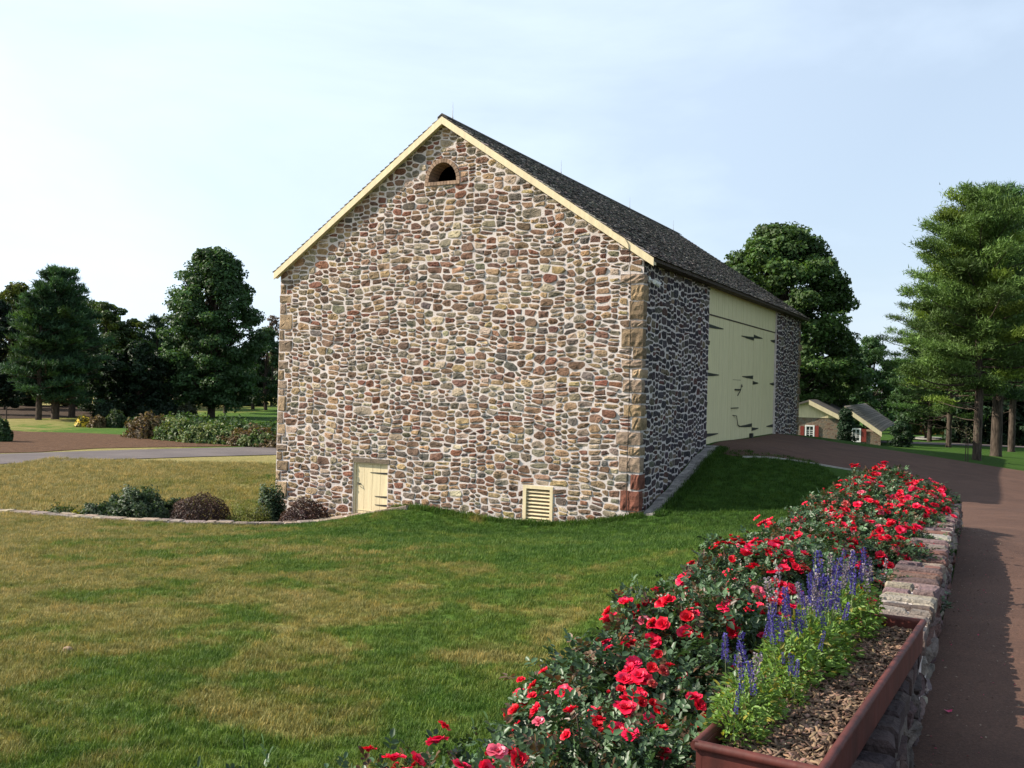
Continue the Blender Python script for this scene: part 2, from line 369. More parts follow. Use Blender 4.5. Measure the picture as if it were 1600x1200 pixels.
RET = [(-200, 60), (-60, 36), (-20, 27.1), (-13.69, 25.84), (-11.72, 25.31), (-9.83, 24.85), (-8.12, 24.66), (-6.6, 24.68), (-5.83, 24.83), (-4.99, 25.35), (-4.25, 25.78), (-3.5, 25.88), (-2.9, 25.68)]
BND = RET + [(-1.5, 28), (2, 42), (4, 60), (6, 300)]
def sstep(t): t = np.clip(t, 0, 1); return t * t * (3 - 2 * t)
def gz(x, y):
    x = np.asarray(x, float); y = np.asarray(y, float)
    zu = np.clip(tps(TU, x, y), -2.6, 0.4); zl = np.clip(tps(TL, x, y), -3.0, -2.1)
    r = np.hypot(x, y - 20); k = sstep((r - 45) / 50); zu = zu * (1 - k) - 2.25 * k; k2 = sstep((r - 80) / 60); zl = zl * (1 - k2) - 2.3 * k2
    B = np.array(BND, float); best = np.full(x.shape, 1e9); ins = np.zeros(x.shape, bool); wid = np.full(x.shape, .16)
    for i in range(len(B) - 1):
        p, q = B[i], B[i + 1]; d = q - p; t = np.clip(((x - p[0]) * d[0] + (y - p[1]) * d[1]) / (d @ d), 0, 1)
        dd = np.hypot(x - p[0] - t * d[0], y - p[1] - t * d[1])
        wi = .16 if 2 <= i < len(RET) - 1 else (4 if i < 2 else 6)
        m = dd < best; best = np.where(m, dd, best); wid = np.where(m, wi, wid)
    poly = np.array(BND + [(-400, 300), (-400, 60)], float); j = len(poly) - 1
    for i in range(len(poly)):
        xi, yi = poly[i]; xj, yj = poly[j]
        c = ((yi > y) != (yj > y)) & (x < (xj - xi) * (y - yi) / (yj - yi + 1e-12) + xi); ins ^= c; j = i
    sdist = np.where(ins, best, -best); w = sstep((sdist + wid * .2) / (wid * 1.2))
    return zu * (1 - w) + zl * w
def g1(x, y): return float(gz(np.array([x]), np.array([y]))[0])
def ray(px, py):
    u = px - 800; v = py - 600; c, s = math.cos(ROLL), math.sin(ROLL); return (u * c + v * s) / FOC, -(-u * s + v * c) / FOC
def on(px, py):
    """where the sight line of a photograph pixel meets the terrain"""
    a, b = ray(px, py); d = np.arange(2, 260, 0.1); z = gz(a * d, d); k = np.nonzero(EYE + b * d <= z)[0]
    dd = d[k[0]] if len(k) else 200.0
    return float(a * dd), float(dd)
def hz(py, d, px=800): return EYE + ray(px, py)[1] * d
def axis(lo, f0, f1, hi, st):
    a = list(np.arange(f0, f1 + 1e-6, st)); s = st
    while a[-1] < hi: s *= 1.16; a.append(a[-1] + s)
    s = st; b = [a[0]]
    while b[-1] > lo: s *= 1.16; b.append(b[-1] - s)
    return np.array(b[:0:-1] + a)
xs = axis(-1800, -16, 20, 1800, .25); ys = axis(-400, 1, 38, 3000, .25)
X, Y = np.meshgrid(xs, ys); Z = gz(X.ravel(), Y.ravel()).reshape(X.shape)
nx, ny = len(xs), len(ys)
g = MB(); g.v = [tuple(p) for p in np.stack([X.ravel(), Y.ravel(), Z.ravel()], 1).tolist()]
ii, jj = np.meshgrid(np.arange(nx - 1), np.arange(ny - 1)); q = (jj * nx + ii).ravel()
g.f = [tuple(r) for r in np.stack([q, q + 1, q + nx + 1, q + nx], 1).tolist()]; g.c = [(1, 1, 1)] * len(g.f); g.mi = [0] * len(g.f); g.sm = [True] * len(g.f)
tag(g.build('lawn_ground', M['lawn']), kind='structure')

def gm(x, y):
    x = np.asarray(x, float); y = np.asarray(y, float); i = np.clip(np.searchsorted(xs, x) - 1, 0, nx - 2); j = np.clip(np.searchsorted(ys, y) - 1, 0, ny - 2)
    u = (x - xs[i]) / (xs[i + 1] - xs[i]); v = (y - ys[j]) / (ys[j + 1] - ys[j])
    return Z[j, i] * (1 - u) * (1 - v) + Z[j, i + 1] * u * (1 - v) + Z[j + 1, i] * (1 - u) * v + Z[j + 1, i + 1] * u * v
def resample(pts, n):
    P = np.array(pts, float); d = np.concatenate([[0], np.cumsum(np.linalg.norm(np.diff(P[:, :2], axis=0), axis=1))])
    t = np.linspace(0, d[-1], n); return np.stack([np.interp(t, d, P[:, i]) for i in range(P.shape[1])], 1)
def smooth_path(pts, n, it=3):
    P = resample(pts, n)
    for _ in range(it): P[1:-1] = (P[:-2] + 2 * P[1:-1] + P[2:]) / 4
    return P
def strip(name, A, B, m, n, k, lift):
    A = resample(A, n); B = resample(B, n); b = MB(); vs = []
    for i in range(n):
        for j in range(k + 1):
            p = A[i] * (1 - j / k) + B[i] * j / k; vs.append(p)
    vs = np.array(vs); z = gm(vs[:, 0], vs[:, 1]) + lift
    b.add(np.column_stack([vs, z]), [(i * (k + 1) + j, (i + 1) * (k + 1) + j, (i + 1) * (k + 1) + j + 1, i * (k + 1) + j + 1) for i in range(n - 1) for j in range(k)], smooth=True)
    return tag(b.build(name, m), kind='structure')
# driveway: up past the wall, then left to the barn doors
nearE = [wl(-12, -.2), wl(-4, -.15), wl(-1, -.08), wl(0, 0.0), wl(3, .02), wl(8.3, .02), (7.3, 15.5), (9.0, 19.5), (10.2, 22.8), (10.75, 24.8), (10.3, 26.2), (9.05, 26.9), (7.16, 26.7), (5.95, 26.35), bw(.12, 5.7)]
farE = [(9, -9), (12, 0), (15, 7), (19, 13), (23, 19), (25, 25), (24, 29.5), (21, 32.2), (18.1, 33.5), (16.2, 34.4), (14.2, 35.3), (12, 35.9), bw(.12, 15.3)]
nearE = smooth_path(nearE, 90, 2); farE = smooth_path(farE, 90, 4)
strip('driveway', nearE, farE, M['asphalt'], 130, 60, .03)
edge = np.array([p for p in nearE[50:] if 6.2 < p[0] and p[1] > 24.4])
kb = MB(); P = edge
for i in range(len(P) - 1):
    d = unit(P[i + 1] - P[i]); nn = np.array([-d[1], d[0]]) * .022
    a, b_, c_, d_ = P[i] - nn, P[i + 1] - nn, P[i + 1] + nn, P[i] + nn
    if np.linalg.norm(P[i + 1] - P[i]) < .02: continue
    kb.hexa([(*p, g1(*p) - .05) for p in (a, b_, c_, d_)], [(*p, g1(*p) + .04) for p in (a, b_, c_, d_)])
tag(kb.build('kerb_edging', M['concrete']), kind='structure')
roadT = [(-120, -20), (-60, 12), (-24.1, 45.3), (-21.1, 49.9), (-13.6, 55.3), (10, 66), (40, 75)]
roadB = [(-112, -24), (-54, 8), (-21.5, 40.4), (-18.6, 44.2), (-12.2, 49.7), (12, 61), (42, 70)]
strip('road', smooth_path(roadT, 60, 3), smooth_path(roadB, 60, 3), M['road'], 90, 8, .03)
strip('bare_soil_patch', [on(-30, 668), on(40, 675), on(130, 677), on(240, 682), on(428, 693)], [on(-30, 709), on(60, 707), on(150, 701), on(250, 699), on(428, 697)], M['soil'], 60, 10, .025)
strip('mulched_ground', [on(-40, 630), on(60, 633), on(180, 638), on(290, 642)], [on(-40, 655), on(60, 654), on(180, 650), on(290, 648)], M['mulch'], 40, 6, .025)
strip('bed_soil', [wl(s, -1.05) for s in np.linspace(-6, 8.4, 24)], [wl(s, -.3) for s in np.linspace(-6, 8.4, 24)], M['mulch'], 50, 4, .012)

# ------------------------------------------------------------------ masonry generator
PAL = [((.20, .125, .088), 22), ((.155, .10, .075), 18), ((.29, .205, .13), 22), ((.36, .265, .15), 8), ((.215, .18, .14), 20), ((.13, .118, .105), 5),
       ((.205, .18, .135), 8), ((.20, .098, .068), 8), ((.40, .33, .25), 10)]
PALSHADE = [((.075, .06, .065), 40), ((.055, .05, .06), 28), ((.10, .055, .05), 8), ((.13, .12, .10), 14), ((.19, .15, .11), 8)]  # blue-grey tones with the unlit side's shade mixed into the stone colour
def pick(g_, pal=PAL):
    w = np.array([p[1] for p in pal], float); c = np.array(pal[g_.choice(len(pal), p=w / w.sum())][0]); return c * g_.uniform(.78, 1.22) * (1 + g_.normal(size=3) * .04)
def wnoise(x, y, s=0.0):
    return (math.sin(x * 2.1 + 1.3 * math.sin(y * 2.7 + s) + s) + math.sin(y * 5.3 + x * 3.7 + 2 * s) * .55 + math.sin(x * 8.1 - y * 6.1 + s) * .3) * .5
def clip_half(poly, f):
    out = []
    for i in range(len(poly)):
        p, q = poly[i], poly[(i + 1) % len(poly)]; a, b = f(p), f(q)
        if a >= 0: out.append(p)
        if (a >= 0) != (b >= 0): t = a / (a - b); out.append((p[0] + (q[0] - p[0]) * t, p[1] + (q[1] - p[1]) * t))
    return out
def area(p): return .5 * abs(sum(p[i][0] * p[(i + 1) % len(p)][1] - p[(i + 1) % len(p)][0] * p[i][1] for i in range(len(p))))
def stones(mb, u0, u1, v0, v1, fmap, g_, halfs=(), holes=(), quoins=(), pal=PAL, cu=.054, cv=.048, wmean=6.0, hp=(.09, .38, .33, .14, .06), gap=.0125, amp=.045, depth=.015, skipq=False):
    """fill a wall rectangle with an interlocking pattern of irregular stones; fmap(u, v, out) -> xyz"""
    nu, nv = int((u1 - u0) / cu), int((v1 - v0) / cv); occ = np.zeros((nv, nu), bool); edge_ = np.zeros((nv + 1, nu + 14), bool); rects = []
    for (a, b, c, d, col) in quoins:
        i0, i1, j0, j1 = [int(round(t)) for t in ((a - u0) / cu, (b - u0) / cu, (c - v0) / cv, (d - v0) / cv)]
        occ[max(j0, 0):j1, max(i0, 0):i1] = True; rects.append((a, b, c, d, col, 2 if skipq and a > -1 else True))
    for j in range(nv):
        i = 0
        while i < nu:
            if occ[j, i]: i += 1; continue
            free = 1
            while i + free < nu and not occ[j, i + free]: free += 1
            big = g_.random() < .06
            w = int(np.clip(g_.gamma(5.0, wmean / 5.0), 3, 12)); h = int(g_.choice([1, 2, 3, 4, 5], p=hp))
            if big: w = int(g_.integers(5, 9)); h = int(g_.integers(4, 6))
            if h == 1 and (w < 6 or g_.random() < .5): h = 2
            if w < h: w = h
            w = min(w, free)
            if free - w <= 3: w = free if free < 10 else free // 2
            if j > 0 and w < free - 3 and edge_[j - 1, i + w]: w += 1 if not edge_[j - 1, i + w + 1] else 2
            h = min(h, nv - j)
            if w <= 3: h = min(h, 3)
            while occ[j:j + h, i:i + w].any() and h > 1: h -= 1
            occ[j:j + h, i:i + w] = True; edge_[j:j + h, i + w] = True; edge_[j:j + h, i] = True; rects.append((u0 + i * cu, u0 + (i + w) * cu, v0 + j * cv, v0 + (j + h) * cv, None, False)); i += w
    AS = 2.1; free_ = [r for r in rects if not r[5]]; qr = [r for r in rects if r[5]]
    Sd = np.array([[(r[0] + r[1]) / 2 + g_.normal() * (r[1] - r[0]) * .10, ((r[2] + r[3]) / 2 + g_.normal() * (r[3] - r[2]) * .12) * AS] for r in free_])
    Wt = np.array([((r[1] - r[0]) * (r[3] - r[2]) * AS) * .22 for r in free_])
    cells = []
    for k_, r in enumerate(free_):
        x0, y0 = Sd[k_]; cen = (x0, y0 / AS)
        if any(f(cen) < -.15 for f in halfs): continue
        d2 = (Sd[:, 0] - x0) ** 2 + (Sd[:, 1] - y0) ** 2; nb_ = np.nonzero(d2 < .75 ** 2)[0]; nb_ = nb_[np.argsort(d2[nb_])][1:28]
        poly = [(x0 - .5, y0 - .5), (x0 + .5, y0 - .5), (x0 + .5, y0 + .5), (x0 - .5, y0 + .5)]
        for m_ in nb_:
            x1, y1 = Sd[m_]; dx, dy = x1 - x0, y1 - y0; kk = (x1 * x1 + y1 * y1 - x0 * x0 - y0 * y0 - Wt[m_] + Wt[k_]) / 2
            poly = clip_half(poly, lambda p: kk - dx * p[0] - dy * p[1])
            if len(poly) < 3: break
        poly = [(min(max(p[0], u0), u1), min(max(p[1] / AS, v0), v1)) for p in poly]
        ex_ = g_.uniform(.004, .03); ey_ = g_.uniform(.002, .02)
        for f in (lambda p: p[0] - r[0] + ex_, lambda p: r[1] + ex_ - p[0], lambda p: p[1] - r[2] + ey_, lambda p: r[3] + ey_ - p[1]):
            if len(poly) > 2: poly = clip_half(poly, f)
        if len(poly) < 3 or area(poly) < .002: continue
        cells.append((poly, cen, r[4], False))
    for r in qr:
        if r[5] == 2: continue
        cells.append(([(r[0], r[2]), (r[1], r[2]), (r[1], r[3]), (r[0], r[3])], ((r[0] + r[1]) / 2, (r[2] + r[3]) / 2), r[4], True))
    for (poly, cen, col, isq) in cells:
        if not isq:
            for r in qr:
                if len(poly) < 3: break
                ha, hb, hc, hd = r[0] - .004, r[1] + .004, r[2] - .004, r[3] + .004
                if max(p[0] for p in poly) > ha and min(p[0] for p in poly) < hb and max(p[1] for p in poly) > hc and min(p[1] for p in poly) < hd:
                    cand = [clip_half(poly, lambda p: ha - p[0]), clip_half(poly, lambda p: p[0] - hb), clip_half(poly, lambda p: hc - p[1]), clip_half(poly, lambda p: p[1] - hd)]
                    cand = [c_ for c_ in cand if len(c_) > 2]; poly = max(cand, key=area) if cand else []
            if len(poly) < 3: continue
        # drop tiny edges, inset every edge by half a joint, then knock the corners off
        q_ = [p for n_, p in enumerate(poly) if math.hypot(p[0] - poly[n_ - 1][0], p[1] - poly[n_ - 1][1]) > .006]
        if len(q_) < 3: continue
        poly = q_; gp = gap * g_.uniform(.8, 1.2); cx_ = sum(p[0] for p in q_) / len(q_); cy_ = sum(p[1] for p in q_) / len(q_)
        for n_ in range(len(q_)):
            p, r_ = q_[n_ - 1], q_[n_]; ex_, ey_ = r_[0] - p[0], r_[1] - p[1]; L_ = math.hypot(ex_, ey_); nx_, ny_ = -ey_ / L_, ex_ / L_
            if (cx_ - p[0]) * nx_ + (cy_ - p[1]) * ny_ < 0: nx_, ny_ = -nx_, -ny_
            poly = clip_half(poly, lambda t: (t[0] - p[0]) * nx_ + (t[1] - p[1]) * ny_ - gp)
            if len(poly) < 3: break
        if len(poly) < 3 or area(poly) < .0012: continue
        m = math.sqrt(area(poly)) * .7; out_ = []
        for n_ in range(len(poly)):
            p = np.array(poly[n_]); a_ = np.array(poly[n_ - 1]); b_ = np.array(poly[(n_ + 1) % len(poly)]); la, lb = np.linalg.norm(a_ - p), np.linalg.norm(b_ - p)
            if la < .008 or lb < .008: out_.append(tuple(p)); continue
            c1 = min(la * .42, m * g_.uniform(.04, .20)); c2 = min(lb * .42, m * g_.uniform(.04, .20)); q1 = p + (a_ - p) / la * c1; q2 = p + (b_ - p) / lb * c2
            out_ += [tuple(q1), tuple((q1 + q2) * .3 + p * .4), tuple(q2)]
            if lb > .16: mm = (p + b_) / 2 + g_.normal(size=2) * .004; out_.append(tuple(mm))
        poly = out_
        if not isq: poly = [(x + amp * .35 * wnoise(x, y, 0), y + amp * 1.1 * wnoise(x + 9, y * .6, 4) + amp * .6 * math.sin(x * 1.1 + 2 * math.sin(y * .5))) for x, y in poly]
        for f in halfs:
            if poly: poly = clip_half(poly, f)
        for hole in holes:
            if len(poly) < 3: break
            if len(hole) == 6:      # arched hole: centre x, z, half width, rise, sill z, box margin
                hx_, hz_, hw_, hh_, hs_, _m = hole
                if max(p[1] for p in poly) > hs_ and abs(cen[0] - hx_) < hw_ + .5 and cen[1] < hz_ + hh_ + .5:
                    if cen[1] > hz_:
                        t_ = math.atan2((cen[1] - hz_) / hh_, (cen[0] - hx_) / hw_); q_ = (hx_ + hw_ * math.cos(t_), hz_ + hh_ * math.sin(t_)); n_ = (math.cos(t_) / hw_, math.sin(t_) / hh_)
                        poly = clip_half(poly, lambda p: (p[0] - q_[0]) * n_[0] + (p[1] - q_[1]) * n_[1])
                    else:
                        cand = [clip_half(poly, lambda p: hx_ - hw_ - .02 - p[0]), clip_half(poly, lambda p: p[0] - hx_ - hw_ - .02), clip_half(poly, lambda p: hs_ - p[1])]
                        cand = [c_ for c_ in cand if len(c_) > 2]; poly = max(cand, key=area) if cand else []
                continue
            (ha, hb, hc, hd) = hole
            px_ = [p[0] for p in poly]; py_ = [p[1] for p in poly]
            if max(px_) > ha and min(px_) < hb and max(py_) > hc and min(py_) < hd:
                cand = [clip_half(poly, lambda p: ha - p[0]), clip_half(poly, lambda p: p[0] - hb), clip_half(poly, lambda p: hc - p[1]), clip_half(poly, lambda p: p[1] - hd)]
                cand = [c_ for c_ in cand if len(c_) > 2]; poly = max(cand, key=area) if cand else []
        if len(poly) < 3 or area(poly) < .0012: continue
        P = np.array(poly); ce = P.mean(0); n = len(P); dp = depth * g_.uniform(.6, 1.4) * (1.3 if isq else 1); ins = min(.018, m * .12)
        r = np.linalg.norm(P - ce, axis=1, keepdims=True)
        tilt = g_.normal(size=2) * .10
        def z_(Q, base): dq = Q - ce; return base + dq @ tilt
        Q1 = ce + (P - ce) * (1 - ins * .45 / r); Q2 = ce + (P - ce) * (1 - np.minimum(ins * 2.2 / r, .5)); Q3 = ce + (P - ce) * .45
        z1 = z_(Q1, dp * .55); z2 = z_(Q2, dp) + g_.normal(size=n) * .003; z3 = z_(Q3, dp * 1.15) + g_.normal(size=n) * .006
        vs = [fmap(p[0], p[1], -.012) for p in P] + [fmap(p[0], p[1], max(z, .002)) for p, z in zip(Q1, z1)] + [fmap(p[0], p[1], max(z, .003)) for p, z in zip(Q2, z2)] + \
             [fmap(p[0], p[1], max(z, .004)) for p, z in zip(Q3, z3)] + [fmap(ce[0], ce[1], dp * 1.2)]
        fs = []
        for L in range(3):
            fs += [(L * n + k, L * n + (k + 1) % n, (L + 1) * n + (k + 1) % n, (L + 1) * n + k) for k in range(n)]
        fs += [(3 * n + k, 3 * n + (k + 1) % n, 4 * n) for k in range(n)]
        mb.add(vs, fs, tuple(np.clip(col if col is not None else pick(g_, pal), .01, .8)))

# ------------------------------------------------------------------ the barn
BW, BL = 11.0, 19.9
AM, ZR = -5.574, 8.633; AR, ZER = .30, 4.72; AL, ZEL = -11.10, 4.72
barn = tag(empty('stone_barn', (CX, CY, 0), -TH), 'big fieldstone bank barn with steep shingle roof, cream doors and an arched gable opening', 'barn')
def roofz(a, off=0.0):
    if a >= AM: t = (a - AM) / (AR - AM); return ZR + (ZER - ZR) * t - off
    t = (a - AM) / (AL - AM); return ZR + (ZEL - ZR) * t - off
WO = .11
DR = (-8.27, -7.13, -3.4, -.60); VT = (-3.03, -2.21, -1.80, -.87); AW = (-6.13, -5.11, 6.86, 7.60)
wall = MB()
def wall_strip(mb, a0, a1, z0, z1f, y0, y1):
    lo = [(a0, y0, z0), (a1, y0, z0), (a1, y1, z0), (a0, y1, z0)]; h0, h1 = z1f(a0), z1f(a1)
    mb.hexa(lo, [(a0, y0, h0), (a1, y0, h1), (a1, y1, h1), (a0, y1, h0)])
brk = sorted([-BW, DR[0], DR[1], AW[0], AM, AW[1], VT[0], VT[1], 0])
for a0, a1 in zip(brk[:-1], brk[1:]):
    segs = [[-3.4, None]]
    for h in (DR, VT, AW):
        if a0 >= h[0] - 1e-6 and a1 <= h[1] + 1e-6:
            last = segs.pop(); segs.append([last[0], h[2]]); segs.append([h[3], None])
    for lo_, hi_ in segs:
        if hi_ is not None and hi_ - lo_ < .01: continue
        wall_strip(wall, a0, a1, lo_, (lambda a: hi_) if hi_ is not None else (lambda a: roofz(a, WO)), 0, .5)
D0, D1, DZ0, DZ1 = 5.75, 15.12, 0.0, 4.71
for (b0, b1) in ((.5, D0), (D1, BL)): wall.box((-.5, b0, -3.4), (0, b1, roofz(0, WO + .01)))
wall.box((-.5, D0, -3.4), (0, D1, -.02))
wall_o = wall.build('wall', M['mortar'], barn)
gs = np.random.default_rng(11)
st = MB()
tan = lambda: np.array([.29, .215, .14]) * gs.uniform(.6, 1.2); och = lambda: np.array([.30, .22, .135]) * gs.uniform(.75, 1.1); pnk = lambda: np.array([.25, .19, .145]) * gs.uniform(.8, 1.1)
red = lambda: np.array([.17, .07, .05]) * gs.uniform(.85, 1.15)
def quoins(side, z0, z1):
    """side +1: right corner, returns gable rects and side rects"""
    G_, S_ = [], []; z = z0; k = 0
    while z < z1 - .15:
        h = round(gs.uniform(.18, .50) / .05) * .05; c = red() if (side > 0 and z < -.55) else [tan, och, pnk, tan, pnk, tan][gs.integers(0, 6)]()
        w = gs.uniform(.36, .62) if k % 2 == 0 else gs.uniform(.22, .32); w2 = gs.uniform(.18, .28) if k % 2 == 0 else gs.uniform(.28, .45)
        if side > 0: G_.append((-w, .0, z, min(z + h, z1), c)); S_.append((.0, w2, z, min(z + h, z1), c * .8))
        else: G_.append((-BW, -BW + w * .8, z, min(z + h, z1), c))
        z += h; k += 1
    return G_, S_
qg, qs = quoins(1, -1.75, 4.35); ql, _ = quoins(-1, -3.1, 4.35)
dxr = AR - AM; hr = [lambda p: roofz(0, WO + .02) + (p[0]) * (ZER - ZR) / (AR - AM) - p[1] if False else (ZR - WO - .01 + (p[0] - AM) * (ZER - ZR) / (AR - AM)) - p[1],
      lambda p: (ZR - WO - .01 + (p[0] - AM) * (ZEL - ZR) / (AL - AM)) - p[1], lambda p: .012 - p[0], lambda p: p[0] + BW + .012]
stones(st, -BW, 0.0, -3.15, 8.5, lambda u, v, o: (u, -o, v), gs, hr, [(DR[0] - .02, DR[1] + .02, DR[2], DR[3] + .16), (VT[0] - .03, VT[1] + .02, VT[2] - .02, VT[3] + .03), (-5.62, 6.93, .545, .615, 6.82, 0)], qg + ql, skipq=True)
qk = MB()
for (a_, b_, z0_, z1_, c_), (d_, e_, _, _, _) in zip(qg, qs):
    # one rough block wraps the corner, its faces broken into facets
    j = lambda k_=.014: gs.uniform(-k_, k_)
    A0_, B0_, Z0_, Z1_ = a_ + .02 + j(.03), e_ - .02 + j(.03), z0_ + gs.uniform(.008, .034), z1_ - gs.uniform(.008, .034)
    def gridface(f, n1=6, n2=4):
        vs = [f(i / n1, j_ / n2, (0 if i in (0, n1) or j_ in (0, n2) else gs.uniform(.0, .038)) ) for i in range(n1 + 1) for j_ in range(n2 + 1)]
        qk.add(vs, [(i * (n2 + 1) + j_, (i + 1) * (n2 + 1) + j_, (i + 1) * (n2 + 1) + j_ + 1, i * (n2 + 1) + j_ + 1) for i in range(n1) for j_ in range(n2)], tuple(np.clip(c_, .02, .8)))
    w1, w2 = j(.02), j(.02)
    gridface(lambda u, v, o: (A0_ + (.022 - A0_) * u, -.022 - o, Z0_ + (Z1_ - Z0_) * v + .014 * math.sin(u * 7 + w1 * 90) * math.sin(v * 3 + w2 * 80)))
    gridface(lambda u, v, o: (.022 + o, -.022 + (B0_ + .022) * u, Z0_ + (Z1_ - Z0_) * v + .008 * math.sin(7 + w1 * 90) * (1 - u)))
    gridface(lambda u, v, o: (A0_ + (.022 - A0_) * u, -.022 + .03 * v, Z1_ + .008 * math.sin(u * 7 + w1 * 90)), 6, 1)
    gridface(lambda u, v, o: (A0_ + (.022 - A0_) * u, -.022 + .03 * v, Z0_ + .008 * math.sin(u * 7 + w1 * 90)), 6, 1)
    gridface(lambda u, v, o: (A0_, -.022 + .03 * v, Z0_ + (Z1_ - Z0_) * u), 2, 1)
    gridface(lambda u, v, o: (.022 - .03 * v, B0_, Z0_ + (Z1_ - Z0_) * u), 2, 1)
qk.build('quoins', M['stone'], wall_o)
so = st.build('gable_stones', M['stone'], wall_o)
# squarer stones along the bank side, its shade put into the darker palette
s2 = MB()
stones(s2, 0, D0, -3.0, 4.79, lambda u, v, o: (o, u, v), gs, [lambda p: D0 - .01 - p[0], lambda p: p[0] + .01], [], qs, PALSHADE, skipq=True, wmean=4.6, hp=(.03, .25, .36, .24, .12), gap=.0135)
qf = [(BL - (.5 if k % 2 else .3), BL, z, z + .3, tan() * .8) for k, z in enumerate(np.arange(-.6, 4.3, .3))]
stones(s2, D1, BL - .0, -1.0, 4.79, lambda u, v, o: (o, u, v), gs, [lambda p: p[0] - D1 - .01, lambda p: BL + .01 - p[0]], [], qf, PALSHADE, wmean=4.6, hp=(.03, .25, .36, .24, .12), gap=.0135)
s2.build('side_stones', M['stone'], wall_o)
bk = MB(); bk.box((-BW, .5, -3.4), (-BW + .5, BL - .5, roofz(-BW + .25, WO)))
for a0, a1 in ((-BW, AM), (AM, 0)): wall_strip(bk, a0, a1, -3.4, lambda a: roofz(a, WO), BL - .5, BL - .002)
bk.build('rear_wall', M['vstone'], wall_o)
# roof
rf = MB(); B0, B1 = -.16, BL + .2
for a1, z1 in ((AR, ZER), (AL, ZEL)):
    rf.hexa([(AM, B0, ZR - .085), (a1, B0, z1 - .085), (a1, B1, z1 - .085), (AM, B1, ZR - .085)], [(AM, B0, ZR - .03), (a1, B0, z1 - .03), (a1, B1, z1 - .03), (AM, B1, ZR - .03)])
roof_o = rf.build('roof', M['darkwood'], barn)
sh = MB()
for a1, z1, sg in ((AR + .05, ZER - .033, 1), (AL - .05, ZEL - .033, -1)):
    L = math.hypot(a1 - AM, z1 - ZR); d = np.array([(a1 - AM) / L, (z1 - ZR) / L]); nrm = np.array([-d[1] * sg, d[0] * sg]); nrows = 38; ex = L / nrows
    for r_ in range(nrows):
        b = B0 - .03
        while b < B1:
            w = gs.uniform(.09, .2); c = np.array([.15, .138, .13]) * gs.uniform(.35, 1.9) * (1 + gs.normal(size=3) * .04)
            if gs.random() < .05: c = c * 1.8
            s0 = max(r_ * ex - .05, 0); s1 = (r_ + 1) * ex + gs.normal() * .006; o0 = -.022; o1 = .012 + gs.uniform(0, .012); t = .016 + gs.uniform(0, .008)
            def pt(s_, o_, bb): return (AM + d[0] * s_ + nrm[0] * o_, bb, ZR + d[1] * s_ + nrm[1] * o_)
            b2 = min(b + w - .006, B1 + .03)
            sh.hexa([pt(s0, o0 - t, b), pt(s1, o1 - t, b), pt(s1, o1 - t, b2), pt(s0, o0 - t, b2)], [pt(s0, o0, b), pt(s1, o1, b), pt(s1, o1, b2), pt(s0, o0, b2)], tuple(np.clip(c, .01, .5)))
            b += w
b = B0 - .04
while b < B1:
    w = gs.uniform(.3, .5)
    for sg, a1, z1 in ((1, AR, ZER), (-1, AL, ZEL)):
        L = math.hypot(a1 - AM, z1 - ZR); d = ((a1 - AM) / L, (z1 - ZR) / L)
        sh.hexa([(AM, b, ZR + .0), (AM + d[0] * .16, b, ZR + d[1] * .16 + .02), (AM + d[0] * .16, b + w, ZR + d[1] * .16 + .02), (AM, b + w, ZR + .0)],
                [(AM, b, ZR + .045), (AM + d[0] * .16, b, ZR + d[1] * .16 + .045), (AM + d[0] * .16, b + w - .01, ZR + d[1] * .16 + .045), (AM, b + w - .01, ZR + .045)], (.07, .062, .055))
    b += w
sh.build('shingles', M['shingle'], roof_o)
for (a1, z1) in ((AR, ZER), (AL, ZEL)):
    f = MB(); e = .001 if a1 > AM else -.001
    for yy, (o0, o1) in ((B0 - .035, (.045, .235)),):
        f.hexa([(AM + e, yy, ZR - o1), (a1, yy, z1 - o1), (a1, yy + .034, z1 - o1), (AM + e, yy + .034, ZR - o1)], [(AM + e, yy, ZR - o0), (a1, yy, z1 - o0), (a1, yy + .034, z1 - o0), (AM + e, yy + .034, ZR - o0)])
    f.hexa([(AM + e, B0 + .0, ZR - .20), (a1, B0 + .0, z1 - .20), (a1, -.003, z1 - .20), (AM + e, -.003, ZR - .20)], [(AM + e, B0 + .0, ZR - .135), (a1, B0 + .0, z1 - .135), (a1, -.003, z1 - .135), (AM + e, -.003, ZR - .135)])
    f.build('fascia_board', M['cream'], roof_o)
ev = MB(); ev.box((AR - .02, B0 + .02, ZER - .115), (AR - .001, B1, ZER - .0855)); ev.box((.03, B0 + .02, ZER - .115), (AR - .022, B1 - .02, ZER - .088)); ev.build('eave_soffit', M['darkwood'], roof_o)
for b in (.35, 7.4, 14.0, 19.6):
    r_ = MB(); r_.tube([(AM, b, ZR), (AM, b, ZR + .28), (AM, b, ZR + .48)], [.012, .009, .003], 6); r_.tube([(AM, b, ZR + .02), (AM, b, ZR + .09)], .022, 6); r_.build('lightning_rod', M['steel'], roof_o)
